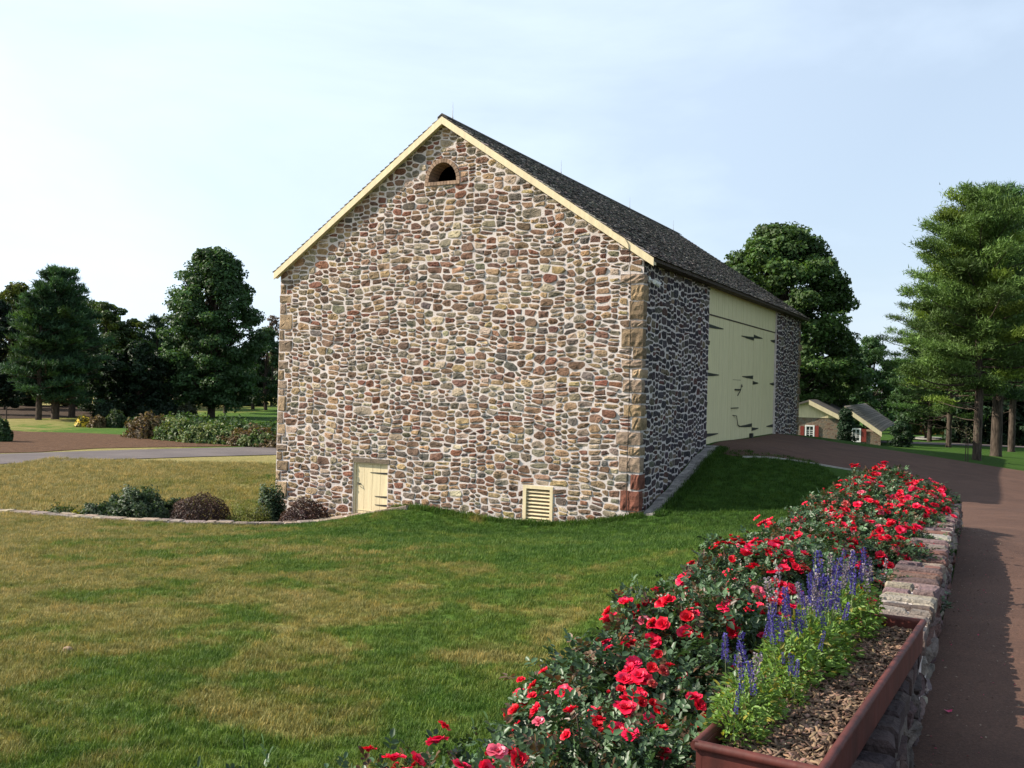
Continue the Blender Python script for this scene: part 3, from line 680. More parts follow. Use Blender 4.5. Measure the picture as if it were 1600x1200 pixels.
# arched gable opening with a brick surround
ac, aw_, az0, arise = -5.62, .43, 6.93, .50
br = MB(); NB = 17
def arc(t, ro): return ac - math.cos(t) * (aw_ + ro), az0 + math.sin(t) * (arise + ro)
for k in range(NB):
    t0, t1 = math.pi * (k + .06) / NB, math.pi * (k + .94) / NB; p = [arc(t0, 0), arc(t1, 0), arc(t1, .105), arc(t0, .105)]
    c = np.array([.27, .185, .13]) * gs.uniform(.7, 1.3); br.prism(p, lambda u, v: (u, -.03, v), lambda u, v: (u, .45, v), tuple(c))
for k in range(11):
    x0 = ac - .54 + k * 1.08 / 11; br.box((x0 + .004, -.045, az0 - .095), (x0 + 1.08 / 11 - .006, .3, az0 - .005), tuple(np.array([.27, .185, .13]) * gs.uniform(.75, 1.25)))
aw_o = br.build('arched_opening', M['brick'], barn)
mo = MB(); pts = [arc(math.pi * k / 24, .104) for k in range(25)]
for k in range(24):
    (x0, z0), (x1, z1) = pts[k], pts[k + 1]
    zt = AW[3] + .02; xo0 = max(x0, AW[0]); xo1 = max(x1, AW[0]); xo0 = min(xo0, AW[1]); xo1 = min(xo1, AW[1])
    if xo1 - xo0 > .002: mo.hexa([(xo0, .004, min(z0, zt)), (xo1, .004, min(z1, zt)), (xo1, .4, min(z1, zt)), (xo0, .4, min(z0, zt))], [(xo0, .004, zt), (xo1, .004, zt), (xo1, .4, zt), (xo0, .4, zt)])
mo.build('spandrel', M['mortar'], aw_o)
# planked cellar door, recessed in the gable
fr = MB(); fr.box((DR[0] - .01, -.02, DR[3] - .0), (DR[1] + .06, .3, DR[3] + .12), (.16, .13, .10)); cd = fr.build('cellar_door', M['stone'], barn)
pl = MB()
for k in range(4):
    x0 = DR[0] + .07 + k * .265; pl.box((x0 + .004, .06, -2.9), (x0 + .261, .10, DR[3] - .035))
pl.box((DR[0] + .07, .075, -2.9), (DR[0] + .07 + 4 * .265, .12, DR[3] - .03)); pl.build('planks', M['cream'], cd)
df = MB(); df.box((DR[0], .03, -2.95), (DR[0] + .068, .3, DR[3])); df.box((DR[0] + .0, .02, DR[3] - .034), (DR[1] - .001, .3, DR[3] - .001)); df.box((DR[0] + .07, .05, -1.92), (DR[1] - .01, .0601, -1.905)); df.build('door_frame', M['cream'], cd)
def strap(mb, f, x0, x1, z, h=.05, y=0.0):
    """tapered strap hinge from x0 (wide) to x1 (point)"""
    s = 1 if x1 > x0 else -1
    poly = [(x0, z - h), (x0 + s * .05, z - h * 1.05), (x0 + (x1 - x0) * .55, z - h * .75), (x1 - s * .02, z - h * .2), (x1, z), (x1 - s * .02, z + h * .2), (x0 + (x1 - x0) * .55, z + h * .45), (x0 + s * .05, z + h * .9), (x0, z + h)]
    mb.prism(poly, lambda u, v: f(u, v, y), lambda u, v: f(u, v, y + .014))
for z, l in ((-.86, .62), (-1.5, .45), (-1.73, .44)):
    hm = MB(); strap(hm, lambda u, v, o: (u, .059 - o, v), DR[1] - .02, DR[1] - l, z, .022); hm.build('hinge', M['iron'], cd)
la = MB(); la.box((DR[0] + .11, .035, -1.19), (DR[0] + .21, .059, -1.17)); la.tube([(DR[0] + .13, .03, -1.22), (DR[0] + .2, .0, -1.23), (DR[0] + .22, .03, -1.18)], .01, 6); la.build('latch', M['iron'], cd)
# louvred vent
vf = MB()
for bx in ((VT[0], VT[0] + .09, VT[2], VT[3]), (VT[1] - .08, VT[1], VT[2], VT[3]), (VT[0] + .09, VT[1] - .08, VT[3] - .08, VT[3]), (VT[0] + .09, VT[1] - .08, VT[2], VT[2] + .07)):
    vf.box((bx[0], -.025, bx[2]), (bx[1], .25, bx[3]))
vo = vf.build('louvred_vent', M['cream'], barn)
for k in range(8):
    z = VT[2] + .12 + k * .0925; lv = MB(); x0, x1 = VT[0] + .09, VT[1] - .08
    lv.hexa([(x0, .0, z - .014), (x1, .0, z - .014), (x1, .09, z + .03), (x0, .09, z + .03)], [(x0, .0, z + .008), (x1, .0, z + .008), (x1, .09, z + .05), (x0, .09, z + .05)]); lv.build('slat', M['cream'], vo)
vb = MB(); vb.box((VT[0] + .05, .2, VT[2]), (VT[1] - .05, .22, VT[3])); vb.box((-2.62, .1, VT[2] + .07), (-2.59, .14, VT[3] - .08)); vb.build('backing', M['dark'], vo)
# great doors on the bank side
DX = -.07
dd = MB(); dd.box((DX - .06, D0, DZ0 - .02), (DX - .045, D1, DZ1)); door = dd.build('great_door', M['creamdoor'], barn)
def planks(b0, b1, z0, z1, name, x=DX):
    m = MB(); n = max(1, round((b1 - b0) / .24)); w = (b1 - b0) / n
    for k in range(n): m.box((x - .044, b0 + k * w + .004, z0), (x + gs.uniform(-.002, .004), b0 + (k + 1) * w - .004, z1))
    return m.build(name, M['creamdoor'], door)
planks(D0 + .01, D1 - .01, 3.85, DZ1 - .005, 'upper_panel', DX + .012)
leaves = [(D0 + .01, 8.83), (8.85, 11.68), (11.70, 13.42), (13.44, D1 - .01)]
def smap(u, v, o): return (DX + .003 + o, u, v)
for k, (b0, b1) in enumerate(leaves):
    lo = planks(b0, b1, DZ0 + .03, 3.81, 'door_leaf')
    hs = {0: [(b0, b0 + 1.85, 3.50), (b0, b0 + 1.45, 2.08), (b0, b0 + 1.5, .30)], 1: [(b1, b1 - 1.75, 3.42), (b1, b1 - 1.5, 2.09), (b1, b1 - 1.85, .44)],
          2: [(b0, b0 + 1.3, 3.50), (b0, b0 + .8, 1.90), (b0, b0 + 1.0, .30)], 3: [(b1, b1 - .75, 3.50), (b1, b1 - .7, 1.90), (b1, b1 - 1.1, .33)]}[k]
    for (x0, x1, z) in hs: hm = MB(); strap(hm, smap, x0, x1, z, .06); hm.build('hinge', M['iron'], lo)
    if k == 1:
        la = MB(); la.box((DX, 9.2, 1.62), (DX + .03, 9.95, 1.67)); la.tube([(DX + .02, 9.55, 1.45), (DX + .06, 9.75, 1.62), (DX + .05, 9.95, 1.82), (DX + .03, 10.1, 1.75)], .014, 6)
        la.box((DX, 8.75, 1.04), (DX + .025, 9.7, 1.07)); la.tube([(DX + .02, 9.0, .82), (DX + .05, 9.35, .80), (DX + .04, 9.6, .5), (DX + .03, 9.85, .46)], .014, 6); la.build('latch', M['iron'], lo)
        wk = MB(); wk.box((DX + .001, 8.95, 1.955), (DX + .0055, 9.95, 1.968)); wk.build('wicket_seam', M['darkwood'], lo)
bt = MB(); bt.box((DX + .001, 11.38, .0), (DX + .09, 11.62, .16)); bt.build('door_stop', M['iron'], door)
jm = MB(); jm.box((-.075, D0, 3.812), (-.05, D1, 3.848)); jm.build('track_gap', M['darkwood'], door)
fl = MB(); fl.tube([(.02, .38, 4.22), (.1, .38, 4.2), (.17, .32, 4.17)], [.025, .05, .055], 10); fl.box((.0, .32, 4.16), (.03, .44, 4.3)); fl.tube([(.02, .62, 4.22), (.1, .62, 4.18), (.19, .66, 4.12)], [.03, .06, .07], 10)
fl.build('flood_lamp', M['white'], barn)
cb = MB(); cb.tube([(-.75, B0 - .05, roofz(-.75) - .05), (-.42, B0 - .05, roofz(-.42) - .03), (-.33, B0 - .05, roofz(-.33) - .12), (-.3, B0 - .04, roofz(-.3) - .28), (-.29, -.05, 3.9), (-.27, -.05, 1.5), (-.28, -.05, -.2), (-.27, -.05, -1.55)], .007, 6)
cb.build('lightning_cable', M['iron'], barn)
# stone gutter up the bank beside the barn
gt = MB()
for k in range(34):
    b0 = .05 + k * .165; b1 = b0 + .155
    for j, (o0, o1) in enumerate(((.07, .25), (.26, .43))):
        oo = .02 * math.sin(k * .7); q = [bw(o0 + oo, b0), bw(o1 + oo, b0), bw(o1 + oo, b1), bw(o0 + oo, b1)]
        zz = max(g1(*p) for p in q); t = zz + .045 + gs.uniform(-.008, .01)
        gt.hexa([(*p, zz - .15) for p in q], [(*p, g1(*p) + .05 + gs.uniform(-.006, .008)) for p in q], tuple(np.array([.28, .27, .26]) * gs.uniform(.65, 1.2)))
tag(gt.build('stone_gutter', M['stone']), 'grey cobbled stone gutter climbing the bank along the foot of the barn side wall', 'gutter')

# ------------------------------------------------------------------ low walls
def cap_wall(name, path, width, ztop, thick, g_, label, cat, la_=(.25, .5), pal=PAL, zbot=-.8, face=True, lift=.012, two=False, bmat='mortar'):
    P = smooth_path([(*p, z) for p, z in zip(path, ztop)], 140, 2)
    root = tag(empty(name, (P[0][0], P[0][1], 0)), label, cat)
    off = np.array([P[0][0], P[0][1], 0])
    d = np.gradient(P[:, :2], axis=0); d = unit(d); nn = np.stack([d[:, 1], -d[:, 0]], 1)     # to the right of travel
    S = np.concatenate([[0], np.cumsum(np.linalg.norm(np.diff(P[:, :2], axis=0), axis=1))])
    def at(s, o, z):
        p = np.array([np.interp(s, S, P[:, 0]), np.interp(s, S, P[:, 1])]); n = np.array([np.interp(s, S, nn[:, 0]), np.interp(s, S, nn[:, 1])])
        q = p + n * o; return (q[0] - off[0], q[1] - off[1], z + np.interp(s, S, P[:, 2]))
    body = MB(); n = int(S[-1] / .25)
    for i in range(n):
        s0, s1 = S[-1] * i / n, S[-1] * (i + 1) / n
        body.hexa([at(s0, -width / 2 + .01, zbot), at(s0, width / 2 - .012, zbot), at(s1, width / 2 - .012, zbot), at(s1, -width / 2 + .01, zbot)],
                  [at(s0, -width / 2 + .01, -.018), at(s0, width / 2 - .012, -.018), at(s1, width / 2 - .012, -.018), at(s1, -width / 2 + .01, -.018)])
    bo = body.build('wall_body', M[bmat], root)
    cp = MB(); s = 0
    while s < S[-1] - .1:
        L = g_.uniform(*la_); e = min(s + L, S[-1]); spl = [(-width / 2, width / 2)]
        if g_.random() < .45: m_ = g_.uniform(-.12, .12) * width; spl = [(-width / 2, m_ - .012), (m_ + .012, width / 2)]
        for (o0, o1) in spl:
            j = lambda: g_.uniform(-.012, .012); g0 = .013; t = g_.uniform(-.006, .02)
            lo = [at(s + g0 + j(), o0 + j(), -thick), at(s + g0 + j(), o1 + j(), -thick), at(e - g0 + j(), o1 + j(), -thick), at(e - g0 + j(), o0 + j(), -thick)]
            c = np.mean(lo, axis=0); hi = []; 
            mid = [(p[0], p[1], p[2] + thick + t - .014) for p in lo]
            hi = [(c[0] + (p[0] - c[0]) * .86, c[1] + (p[1] - c[1]) * .86, p[2] + thick + t + g_.uniform(-.004, .006)) for p in lo]
            col = tuple(np.clip(pick(g_, pal), .01, .8)); cp.hexa(lo, mid, col); cp.hexa([(p[0], p[1], p[2] + .0005) for p in mid], hi, col)
        s = e
    cp.build('cap_stones', M['stone'], root)
    if face:
        fs_ = MB(); hgt = -zbot - thick
        for sgn in ((1,) if not two else (1, -1)):
            stones(fs_, 0, S[-1], zbot, -thick - .01, (lambda u, v, o, q=sgn: at(min(max(u, 0), S[-1]), q * (width / 2 - .012 + o), v)), g_, [], [], [], pal, wmean=4.0, amp=.012)
        fs_.build('face_stones', M['stone'], root)
    return root
gw = np.random.default_rng(5)
PALW = [((.16, .12, .12), 30), ((.12, .085, .085), 22), ((.2, .17, .15), 22), ((.13, .07, .06), 14), ((.27, .24, .21), 12)]
rz_ = [g1(-22, 27.2) + .05] + [-2.06] * 8 + [-2.04, -1.98, -1.86, -1.62]
pth = [(-24, 28.2), (-20, 27.1)] + RET[3:9] + [RET[9], RET[10], RET[11], (-2.95, 25.62)]
pth[-3:] = [bw(-8.2, -.36), bw(-7.3, -.2), bw(-6.3, -.14)]
ztp = [-2.07, -2.07] + [-2.07] * 6 + [-2.08, -2.04, -1.86, -1.63]
cap_wall('retaining_wall', pth, .34, ztp, .09, gw, 'low curved stone retaining wall with a flat cap, sweeping from the cellar door across the lawn', 'wall', (.28, .6), [((.3, .25, .2), 40), ((.24, .2, .17), 30), ((.2, .17, .16), 20)], zbot=-1.0, face=False)
TA0 = np.array([.84, 2.68]); td0 = unit(np.array([1.92, 4.42]) - TA0); tp0 = np.array([td0[1], -td0[0]])
sw = [(-2.9 - 3, -1), (-.6, 0), (.4, 1)]
def wpath(s0, s1, off, n): return [wl(s, off) for s in np.linspace(s0, s1, n)]
cap_wall('garden_wall', wpath(-.25, 8.6, -.155, 16), .31, [.40 - .02 * k / 15 - .14 * max(0, (k - 8) / 7) for k in range(16)], .07, gw,
         'low mortared stone wall edging the driveway beside the rose bed, beyond the red trough', 'wall', (.10, .2), PALW, zbot=-.62)
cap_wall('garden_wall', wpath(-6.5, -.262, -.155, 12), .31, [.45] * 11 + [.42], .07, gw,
         'lower near stretch of stone wall in shade along the outer side of the red trough', 'wall', (.13, .22), [((.085, .062, .06), 40), ((.065, .048, .05), 30), ((.11, .09, .08), 20)], zbot=-.6, bmat='shademortar')  # stones and mortar coloured dark to paint in the trough's shade
lg = MB(); q = [TA0 + td0 * a_ + tp0 * b_ for a_, b_ in ((-3, -.40), (-3, -.12), (1.7, -.12), (1.7, -.40))]
lg.hexa([(float(p[0]), float(p[1]), -.3) for p in q], [(float(p[0]), float(p[1]), .455) for p in q], (.15, .12, .11)); tag(lg.build('wall_ledge', M['stone']), 'hidden stone ledge carrying the red trough beside the near wall', 'ledge')

# ------------------------------------------------------------------ red trough of mulch
TA = np.array([.84, 2.68]); TB = np.array([1.92, 4.42]); td = unit(TB - TA); tp = np.array([td[1], -td[0]]); TLn = float(np.linalg.norm(TB - TA)) + .55
T0 = np.array([.88, 2.65]); td = unit(TB - T0); tp = np.array([td[1], -td[0]]); TW = .36
TRZ = .60; TRD = .13
trough = tag(empty('planter_trough', (T0[0], T0[1], TRZ - TRD), 0), 'long rust red planter trough of bark mulch on top of the stone wall', 'planter')
def tl(s, o, z): p = td * s - tp * o; return (p[0], p[1], z - (TRZ - TRD))
Lt = float(np.linalg.norm(TB - T0))
tb = MB()
def tbox(mb, s0, s1, o0, o1, z0, z1, col=(1, 1, 1), sl=0):
    mb.hexa([tl(s0, o0 , z0), tl(s1, o0, z0), tl(s1, o1, z0), tl(s0, o1, z0)], [tl(s0, o0, z1), tl(s1, o0, z1), tl(s1, o1, z1), tl(s0, o1, z1)], col)
b0_ = TRZ - TRD + .002
for (a_, b_, c_, d_) in ((0, Lt, 0, .018), (0, Lt, TW - .018, TW), (0, .018, .019, TW - .019), (Lt - .018, Lt, .019, TW - .019)): tbox(tb, a_, b_, c_, d_, b0_, TRZ)
tbox(tb, .019, Lt - .019, .019, TW - .019, b0_ + .001, b0_ + .02); tb.build('body', M['rust'], trough)
rm = MB()
for pts in ([tl(-.01, .0, TRZ), tl(Lt, .0, TRZ)], [tl(-.01, TW, TRZ), tl(Lt, TW, TRZ)], [tl(0, 0, TRZ), tl(0, TW, TRZ)], [tl(Lt, 0, TRZ), tl(Lt, TW, TRZ)]): rm.tube(pts, .015, 10)
rm.build('rim', M['rust'], trough)
so_ = MB(); N1, N2 = 40, 10
vs = [tl(.02 + (Lt - .04) * i / N1, .02 + (TW - .04) * j / N2, TRZ - .055 + .012 * math.sin(i * .9 + j) + gw.uniform(-.006, .006)) for i in range(N1 + 1) for j in range(N2 + 1)]
so_.add(vs, [(i * (N2 + 1) + j, (i + 1) * (N2 + 1) + j, (i + 1) * (N2 + 1) + j + 1, i * (N2 + 1) + j + 1) for i in range(N1) for j in range(N2)]); mu = so_.build('mulch_bed', M['mulch'], trough)
def chips(n, fpos, g_, smin=.01, smax=.035):
    P = np.array([fpos() for _ in range(n)]); t = unit(rand_dirs(n, g_) * [1, 1, .35]); N_ = unit(rand_dirs(n, g_) * .5 + [0, 0, 1]); b = unit(np.cross(N_, t)); L = g_.uniform(smin, smax, n)[:, None]; W_ = g_.uniform(.004, .010, n)[:, None]; H = .004
    V = np.stack([P - t * L - b * W_, P + t * L - b * W_, P + t * L + b * W_, P - t * L + b * W_, P - t * L * .8 - b * W_ * .6 + N_ * H, P + t * L * .8 - b * W_ * .6 + N_ * H, P + t * L * .8 + b * W_ * .6 + N_ * H, P - t * L * .8 + b * W_ * .6 + N_ * H], 1)
    c = np.array([.13, .085, .058])[None] * g_.uniform(.25, 1.9, (n, 1)) * (1 + g_.normal(size=(n, 3)) * .05)
    return V, [(0, 3, 2, 1), (4, 5, 6, 7), (0, 1, 5, 4), (1, 2, 6, 5), (2, 3, 7, 6), (3, 0, 4, 7)], np.clip(c, .01, .5)
V, K, Cc = chips(5200, lambda: tl(gw.uniform(.03, Lt - .03), gw.uniform(.03, TW - .03), TRZ - .047 + gw.uniform(-.004, .012)), gw, .006, .024)
fast('bark_chips', V, K, Cc, M['chips'], mu)

# ------------------------------------------------------------------ grass
gr = np.random.default_rng(21)
def tuft(name, nb, hgt, rad):
    n = nb; a = gr.uniform(0, 6.28, n); r = rad * np.sqrt(gr.random(n)); P = np.stack([r * np.cos(a), r * np.sin(a), np.zeros(n)], 1)
    lean = rand_dirs(n, gr) * [1, 1, 0] * .55 + [.18, -.1, 0]; H = hgt * gr.uniform(.55, 1.2, n)[:, None]; w = gr.uniform(.0014, .0026, n)[:, None] * (hgt / .035) ** .6
    s = unit(np.cross(lean + [0, 0, .01], [0, 0, 1])); mid = P + ([0, 0, .55] + lean * .3) * H; tip = P + ([0, 0, .95] + lean * .95) * H
    V = np.stack([P - s * w, P + s * w, mid + s * w * .8, mid - s * w * .8, tip], 1)
    V = np.stack([V[:, 0], V[:, 1], V[:, 2], V[:, 3], V[:, 3], V[:, 2], V[:, 4], V[:, 4]], 1)
    me = fast(name, V[:, :8], [(0, 1, 2, 3)], np.ones((n, 3)), M['grass'], link=False)
    V2 = np.stack([V[:, 3], V[:, 2], V[:, 6] + s * w * .2, V[:, 6] - s * w * .2], 1); V3 = np.concatenate([V[:, :4], V2], 1)
    return fast(name, V3, [(0, 1, 2, 3), (4, 5, 6, 7)], np.ones((n, 3)), M['grass'], link=False)
tufts = [tuft('grass_tuft', 26, .04, .055), tuft('grass_tuft', 22, .052, .06), tuft('grass_tuft', 30, .032, .06)]
def grass_points(y0, y1, dens, x0=-20, x1=12):
    n = int((y1 - y0) * (x1 - x0) * dens); x = gr.uniform(x0, x1, n); y = gr.uniform(y0, y1, n)
    k = (np.abs(x) < y * .56 + .6); x, y = x[k], y[k]
    s = ((x - W0[0]) * WP[0] + (y - W0[1]) * WP[1]); al = (x - W0[0]) * WD[0] + (y - W0[1]) * WD[1]
    lx = (x - CX) * UX[0] + (y - CY) * UX[1]; ly = (x - CX) * UY[0] + (y - CY) * UY[1]      # barn frame
    k = (s < -1.0) | (al > 8.7)
    ne = np.array(nearE); xe = np.interp(y, ne[15:60, 1], ne[15:60, 0]); k &= x < xe - .05
    k &= ~((ly > -.12) & (lx < .75)); R_ = np.array(RET[2:]); yr = np.interp(x, R_[:, 0], R_[:, 1]); k &= ~((x < -2.9) & (y > yr - .2))
    k &= y < 27.2
    k &= ~((y > 24) & (x > 9.9))
    x, y = x[k], y[k]; return np.stack([x, y, gz(x, y) - .004], 1)
def grass_obj(name, P, smin, smax):
    me = bpy.data.meshes.new(name); me.vertices.add(len(P)); me.vertices.foreach_set('co', P.astype(np.float32).ravel()); me.update()
    o = bpy.data.objects.new(name, me); C.objects.link(o); tag(o, kind='stuff')
    ng = bpy.data.node_groups.new(name, 'GeometryNodeTree')
    ng.interface.new_socket('Geometry', in_out='INPUT', socket_type='NodeSocketGeometry'); ng.interface.new_socket('Geometry', in_out='OUTPUT', socket_type='NodeSocketGeometry')
    gi = ng.nodes.new('NodeGroupInput'); go = ng.nodes.new('NodeGroupOutput'); ip = ng.nodes.new('GeometryNodeInstanceOnPoints'); jn = ng.nodes.new('GeometryNodeJoinGeometry')
    for t in tufts:
        oi = ng.nodes.new('GeometryNodeObjectInfo'); oi.inputs['Object'].default_value = t; oi.inputs['As Instance'].default_value = True; ng.links.new(oi.outputs['Geometry'], jn.inputs[0])
    ip.inputs['Pick Instance'].default_value = True
    rv = ng.nodes.new('FunctionNodeRandomValue'); rv.data_type = 'FLOAT_VECTOR'; rv.inputs[0].default_value = (-.12, -.12, 0); rv.inputs[1].default_value = (.12, .12, 6.283)
    rs = ng.nodes.new('FunctionNodeRandomValue'); rs.data_type = 'FLOAT'; rs.inputs[2].default_value = smin; rs.inputs[3].default_value = smax
    ri = ng.nodes.new('FunctionNodeRandomValue'); ri.data_type = 'INT'; ri.inputs[4].default_value = 0; ri.inputs[5].default_value = 2
    ng.links.new(gi.outputs[0], ip.inputs['Points']); ng.links.new(jn.outputs[0], ip.inputs['Instance']); ng.links.new(rv.outputs[0], ip.inputs['Rotation'])
    ng.links.new(rs.outputs[1], ip.inputs['Scale']); ng.links.new(ri.outputs[2], ip.inputs['Instance Index']); ng.links.new(ip.outputs[0], go.inputs[0])
    md = o.modifiers.new('scatter', 'NODES'); md.node_group = ng
    return o
GP = np.concatenate([grass_points(4.2, 9, 420, -6, 5), grass_points(9, 15, 260, -9, 8)])
tag(grass_obj('grass', GP, .75, 1.35), 'mown lawn grass, half green and half straw, in the near foreground', 'grass')
tag(grass_obj('grass', grass_points(15, 27.2, 130, -16, 11), 1.1, 1.9), 'mown lawn grass sloping up to the barn wall', 'grass')

Pf = [bw(gr.uniform(-6.9, .1), -.03 - abs(gr.normal()) * .07) for _ in range(900)] + [bw(.5 + abs(gr.normal()) * .06, gr.uniform(0, 5.6)) for _ in range(500)]
Pf = np.array(Pf); tag(grass_obj('grass', np.stack([Pf[:, 0], Pf[:, 1], gz(Pf[:, 0], Pf[:, 1])], 1), 1.5, 3.0), 'longer unmown grass fringing the foot of the barn walls', 'grass')
n = 16000; x = gr.uniform(-21, -2.5, n); y = gr.uniform(25, 44, n); R_ = np.array(RET[2:]); yr = np.interp(x, R_[:, 0], R_[:, 1])
k = (y > yr + .35) & (x > -y * .56); lx = (x - CX) * UX[0] + (y - CY) * UX[1]; ly = (x - CX) * UY[0] + (y - CY) * UY[1]; k &= ~((ly > -.3) & (lx > -BW - .3)); x, y = x[k], y[k]
tag(grass_obj('grass', np.stack([x, y, gm(x, y) - .004], 1), 1.8, 3.2), 'sunlit tan and green grass of the lower lawn between curved wall and road', 'grass')

# ------------------------------------------------------------------ trees
def limb(mb, p0, p1, r0, r1, g_, n=5, bend=.12, sides=6):
    p0, p1 = np.array(p0, float), np.array(p1, float); L = np.linalg.norm(p1 - p0); pts = []
    o = g_.normal(size=3) * bend * L
    for i in range(n + 1): t = i / n; pts.append(p0 * (1 - t) + p1 * t + o * math.sin(t * math.pi) * .5 + np.array([0, 0, -.06 * L * math.sin(t * math.pi)]))
    mb.tube(pts, [r0 * (1 - i / n) + r1 * i / n for i in range(n + 1)], sides, cap=False)
def deciduous(name, x, y, H, Wd, label, cat='tree', g_=None, nclump=60, per=260, lsz=.2, col=(.035, .065, .018), trunk=.3, cbase=.22, shape='round', group=None, clr=.8, yellow=0.0, zoff=-.1):
    z0 = g1(x, y) + zoff; root = tag(empty(name, (x, y, z0)), label, cat, group)
    tb = MB(); tr = trunk
    tb.tube([(0, 0, -.3), (0, 0, .25), (g_.normal() * .1, g_.normal() * .1, H * .3), (g_.normal() * .2, 0, H * .6), (0, g_.normal() * .2, H * .9)], [tr * 1.5, tr, tr * .8, tr * .5, tr * .12], 9, cap=False)
    cz0 = H * cbase; P_, N_, S_, Cl = [], [], [], []
    for k in range(nclump):
        t = (k + .5) / nclump
        if shape == 'round': rz = math.sin(math.pi * min(1, t * .86 + .14)) ** .62
        elif shape == 'oval': rz = math.sin(math.pi * (t * .9 + .08)) ** .55
        elif shape == 'maple': rz = math.sin(math.pi * (t * .80 + .19)) ** .6
        elif shape == 'cone': rz = (1 - t) ** .8 * .95 + .06
        elif shape == 'column': rz = min(1, (1 - t) * 3.2 + .12) * .9 * (.75 + .25 * min(1, t * 6))
        a = k * 2.399963 + g_.normal() * .4; rr = Wd / 2 * rz * (g_.uniform(.55, .92) if g_.random() < .8 else g_.uniform(.1, .5)); cr_ = clr * g_.uniform(.7, 1.35) * Wd / 8
        c = np.array([rr * math.cos(a), rr * math.sin(a), cz0 + (H - cz0 - cr_ * .6) * t]); 
        n = int(per * g_.uniform(.7, 1.3)); d = rand_dirs(n, g_); d[:, 2] = np.abs(d[:, 2]) * g_.choice([1, 1, 1, -.7], n); rad = cr_ * (.55 + .5 * g_.random((n, 1)) ** .5) * [1.15, 1.15, .75]
        rad = rad * (1 + .28 * np.sin(d @ g_.normal(size=(3, 1)) * 4 + g_.uniform(0, 6)))
        P_.append(c + d * rad); N_.append(unit(d + g_.normal(size=(n, 3)) * .65 + [0, 0, .35])); S_.append(lsz * g_.uniform(.6, 1.3, n))
        cc = np.array(col) * g_.uniform(.72, 1.4); 
        if g_.random() < yellow: cc = cc * [1.9, 1.45, .8]
        Cl.append(cc * g_.uniform(.75, 1.3, (n, 1)) * (1 + g_.normal(size=(n, 3)) * .06))
        if k % 2 == 0 and trunk > .05:
            zs = max(min(c[2] * .62, H * .8), H * .14); limb(tb, (0, 0, zs), c * [.9, .9, 1], tr * (.42 - .3 * zs / H) + .01, .02, g_)
    tb.build('trunk', M['bark'], root)
    P_ = np.concatenate(P_); V = leaf_quads(P_, np.concatenate(N_), np.concatenate(S_), g_)
    fast('crown', V, [(0, 1, 2, 3)], np.clip(np.concatenate(Cl), .004, .5), M['leaf'], root)
    return root
def pine(name, x, y, H, Wd, label, g_, cat='pine tree', trunk=.22, bare=.3, col=(.035, .07, .022), nb=70, tufts_=26, nl=.2, group=None, dead=6, lean=0.0, full=1.0, nper=20, droop=.06):
    z0 = g1(x, y) - .1; root = tag(empty(name, (x, y, z0)), label, cat, group); tb = MB(); tr = trunk
    tb.tube([(0, 0, -.3), (0, 0, .2), (.04, 0, H * .25), (-.05, .03, H * .5), (lean, 0, H * .75), (lean, 0, H * .97)], [tr * 1.45, tr, tr * .88, tr * .68, tr * .4, tr * .06], 10, cap=False)
    P_, D_, Cl = [], [], []
    for k in range(nb):
        t = ((k + .5) / nb) ** .9; zb = H * (bare + (1 - bare) * t * .97); a = k * 2.399963 + g_.normal() * .5
        prof = (1 - t) ** .45 * (.6 + .4 * min(1, t * 5)) * full; Lb = Wd / 2 * prof * g_.uniform(.38, 1.15) + .25
        rise = .12 + .55 * t; dirv = np.array([math.cos(a), math.sin(a), rise]); dirv = dirv / np.linalg.norm(dirv)
        p0 = np.array([lean * t, 0, zb]); tip = p0 + dirv * Lb + np.array([0, 0, -droop * Lb])
        limb(tb, p0, tip, tr * .28 * (1 - t) + .012, .008, g_, 5, .06, 5)
        nt = int(tufts_ * (Lb / (Wd / 2)) ** .8) + 3; cc = np.array(col) * g_.uniform(.65, 1.4) * (np.array([1.5, 1.3, .8]) if g_.random() < .18 else 1)
        for j in range(nt):
            f = g_.uniform(.22, 1.03); side = np.array([-dirv[1], dirv[0], 0]) * g_.normal() * Lb * .14 * (1.25 - f * .7); cpos = p0 * (1 - f) + tip * f + side + np.array([0, 0, g_.normal() * .07 + .05 + .06 * math.sin(f * 3.1) * Lb * .4])
            n = nper; d = unit(rand_dirs(n, g_) + dirv * .6 + [0, 0, .5]); P_.append(cpos + g_.normal(size=(n, 3)) * [.15, .15, .08]); D_.append(d); Cl.append(cc * g_.uniform(.6, 1.4, (n, 1)))
    for k in range(dead):
        zb = H * g_.uniform(.08, bare + .06); a = g_.uniform(0, 6.28); Lb = g_.uniform(.6, 2.2); limb(tb, (0, 0, zb), (math.cos(a) * Lb, math.sin(a) * Lb, zb + g_.uniform(-.3, .4)), .03, .006, g_, 5, .15, 4)
    tb.build('trunk', M['bark'], root)
    P_ = np.concatenate(P_); D_ = np.concatenate(D_); n = len(P_); s = unit(np.cross(D_, rand_dirs(n, g_))); L = nl * g_.uniform(.6, 1.25, (n, 1)); w = L * .12
    V = np.stack([P_ - s * w, P_ + s * w, P_ + D_ * L + s * w * .15], 1)
    fast('crown', V, [(0, 1, 2)], np.clip(np.concatenate(Cl), .004, .5), M['needle'], root)
    return root
gt_ = np.random.default_rng(33)
def place(px, pybase, pytop, wpx):
    x, y = on(px, pybase); H = hz(pytop, y, px) - g1(x, y); return x, y, H, wpx / FOC * y
def D(px, pb, pt, w, label, **k): x, y, H, W_ = place(px, pb, pt, w); return deciduous(k.pop('name', 'leafy_tree'), x, y, H, W_, label, g_=gt_, **k)
def PN(px, pb, pt, w, label, **k): x, y, H, W_ = place(px, pb, pt, w); return pine(k.pop('name', 'pine_tree'), x, y, H, W_, label, gt_, **k)
FARG = 'trees beyond the road on the left'
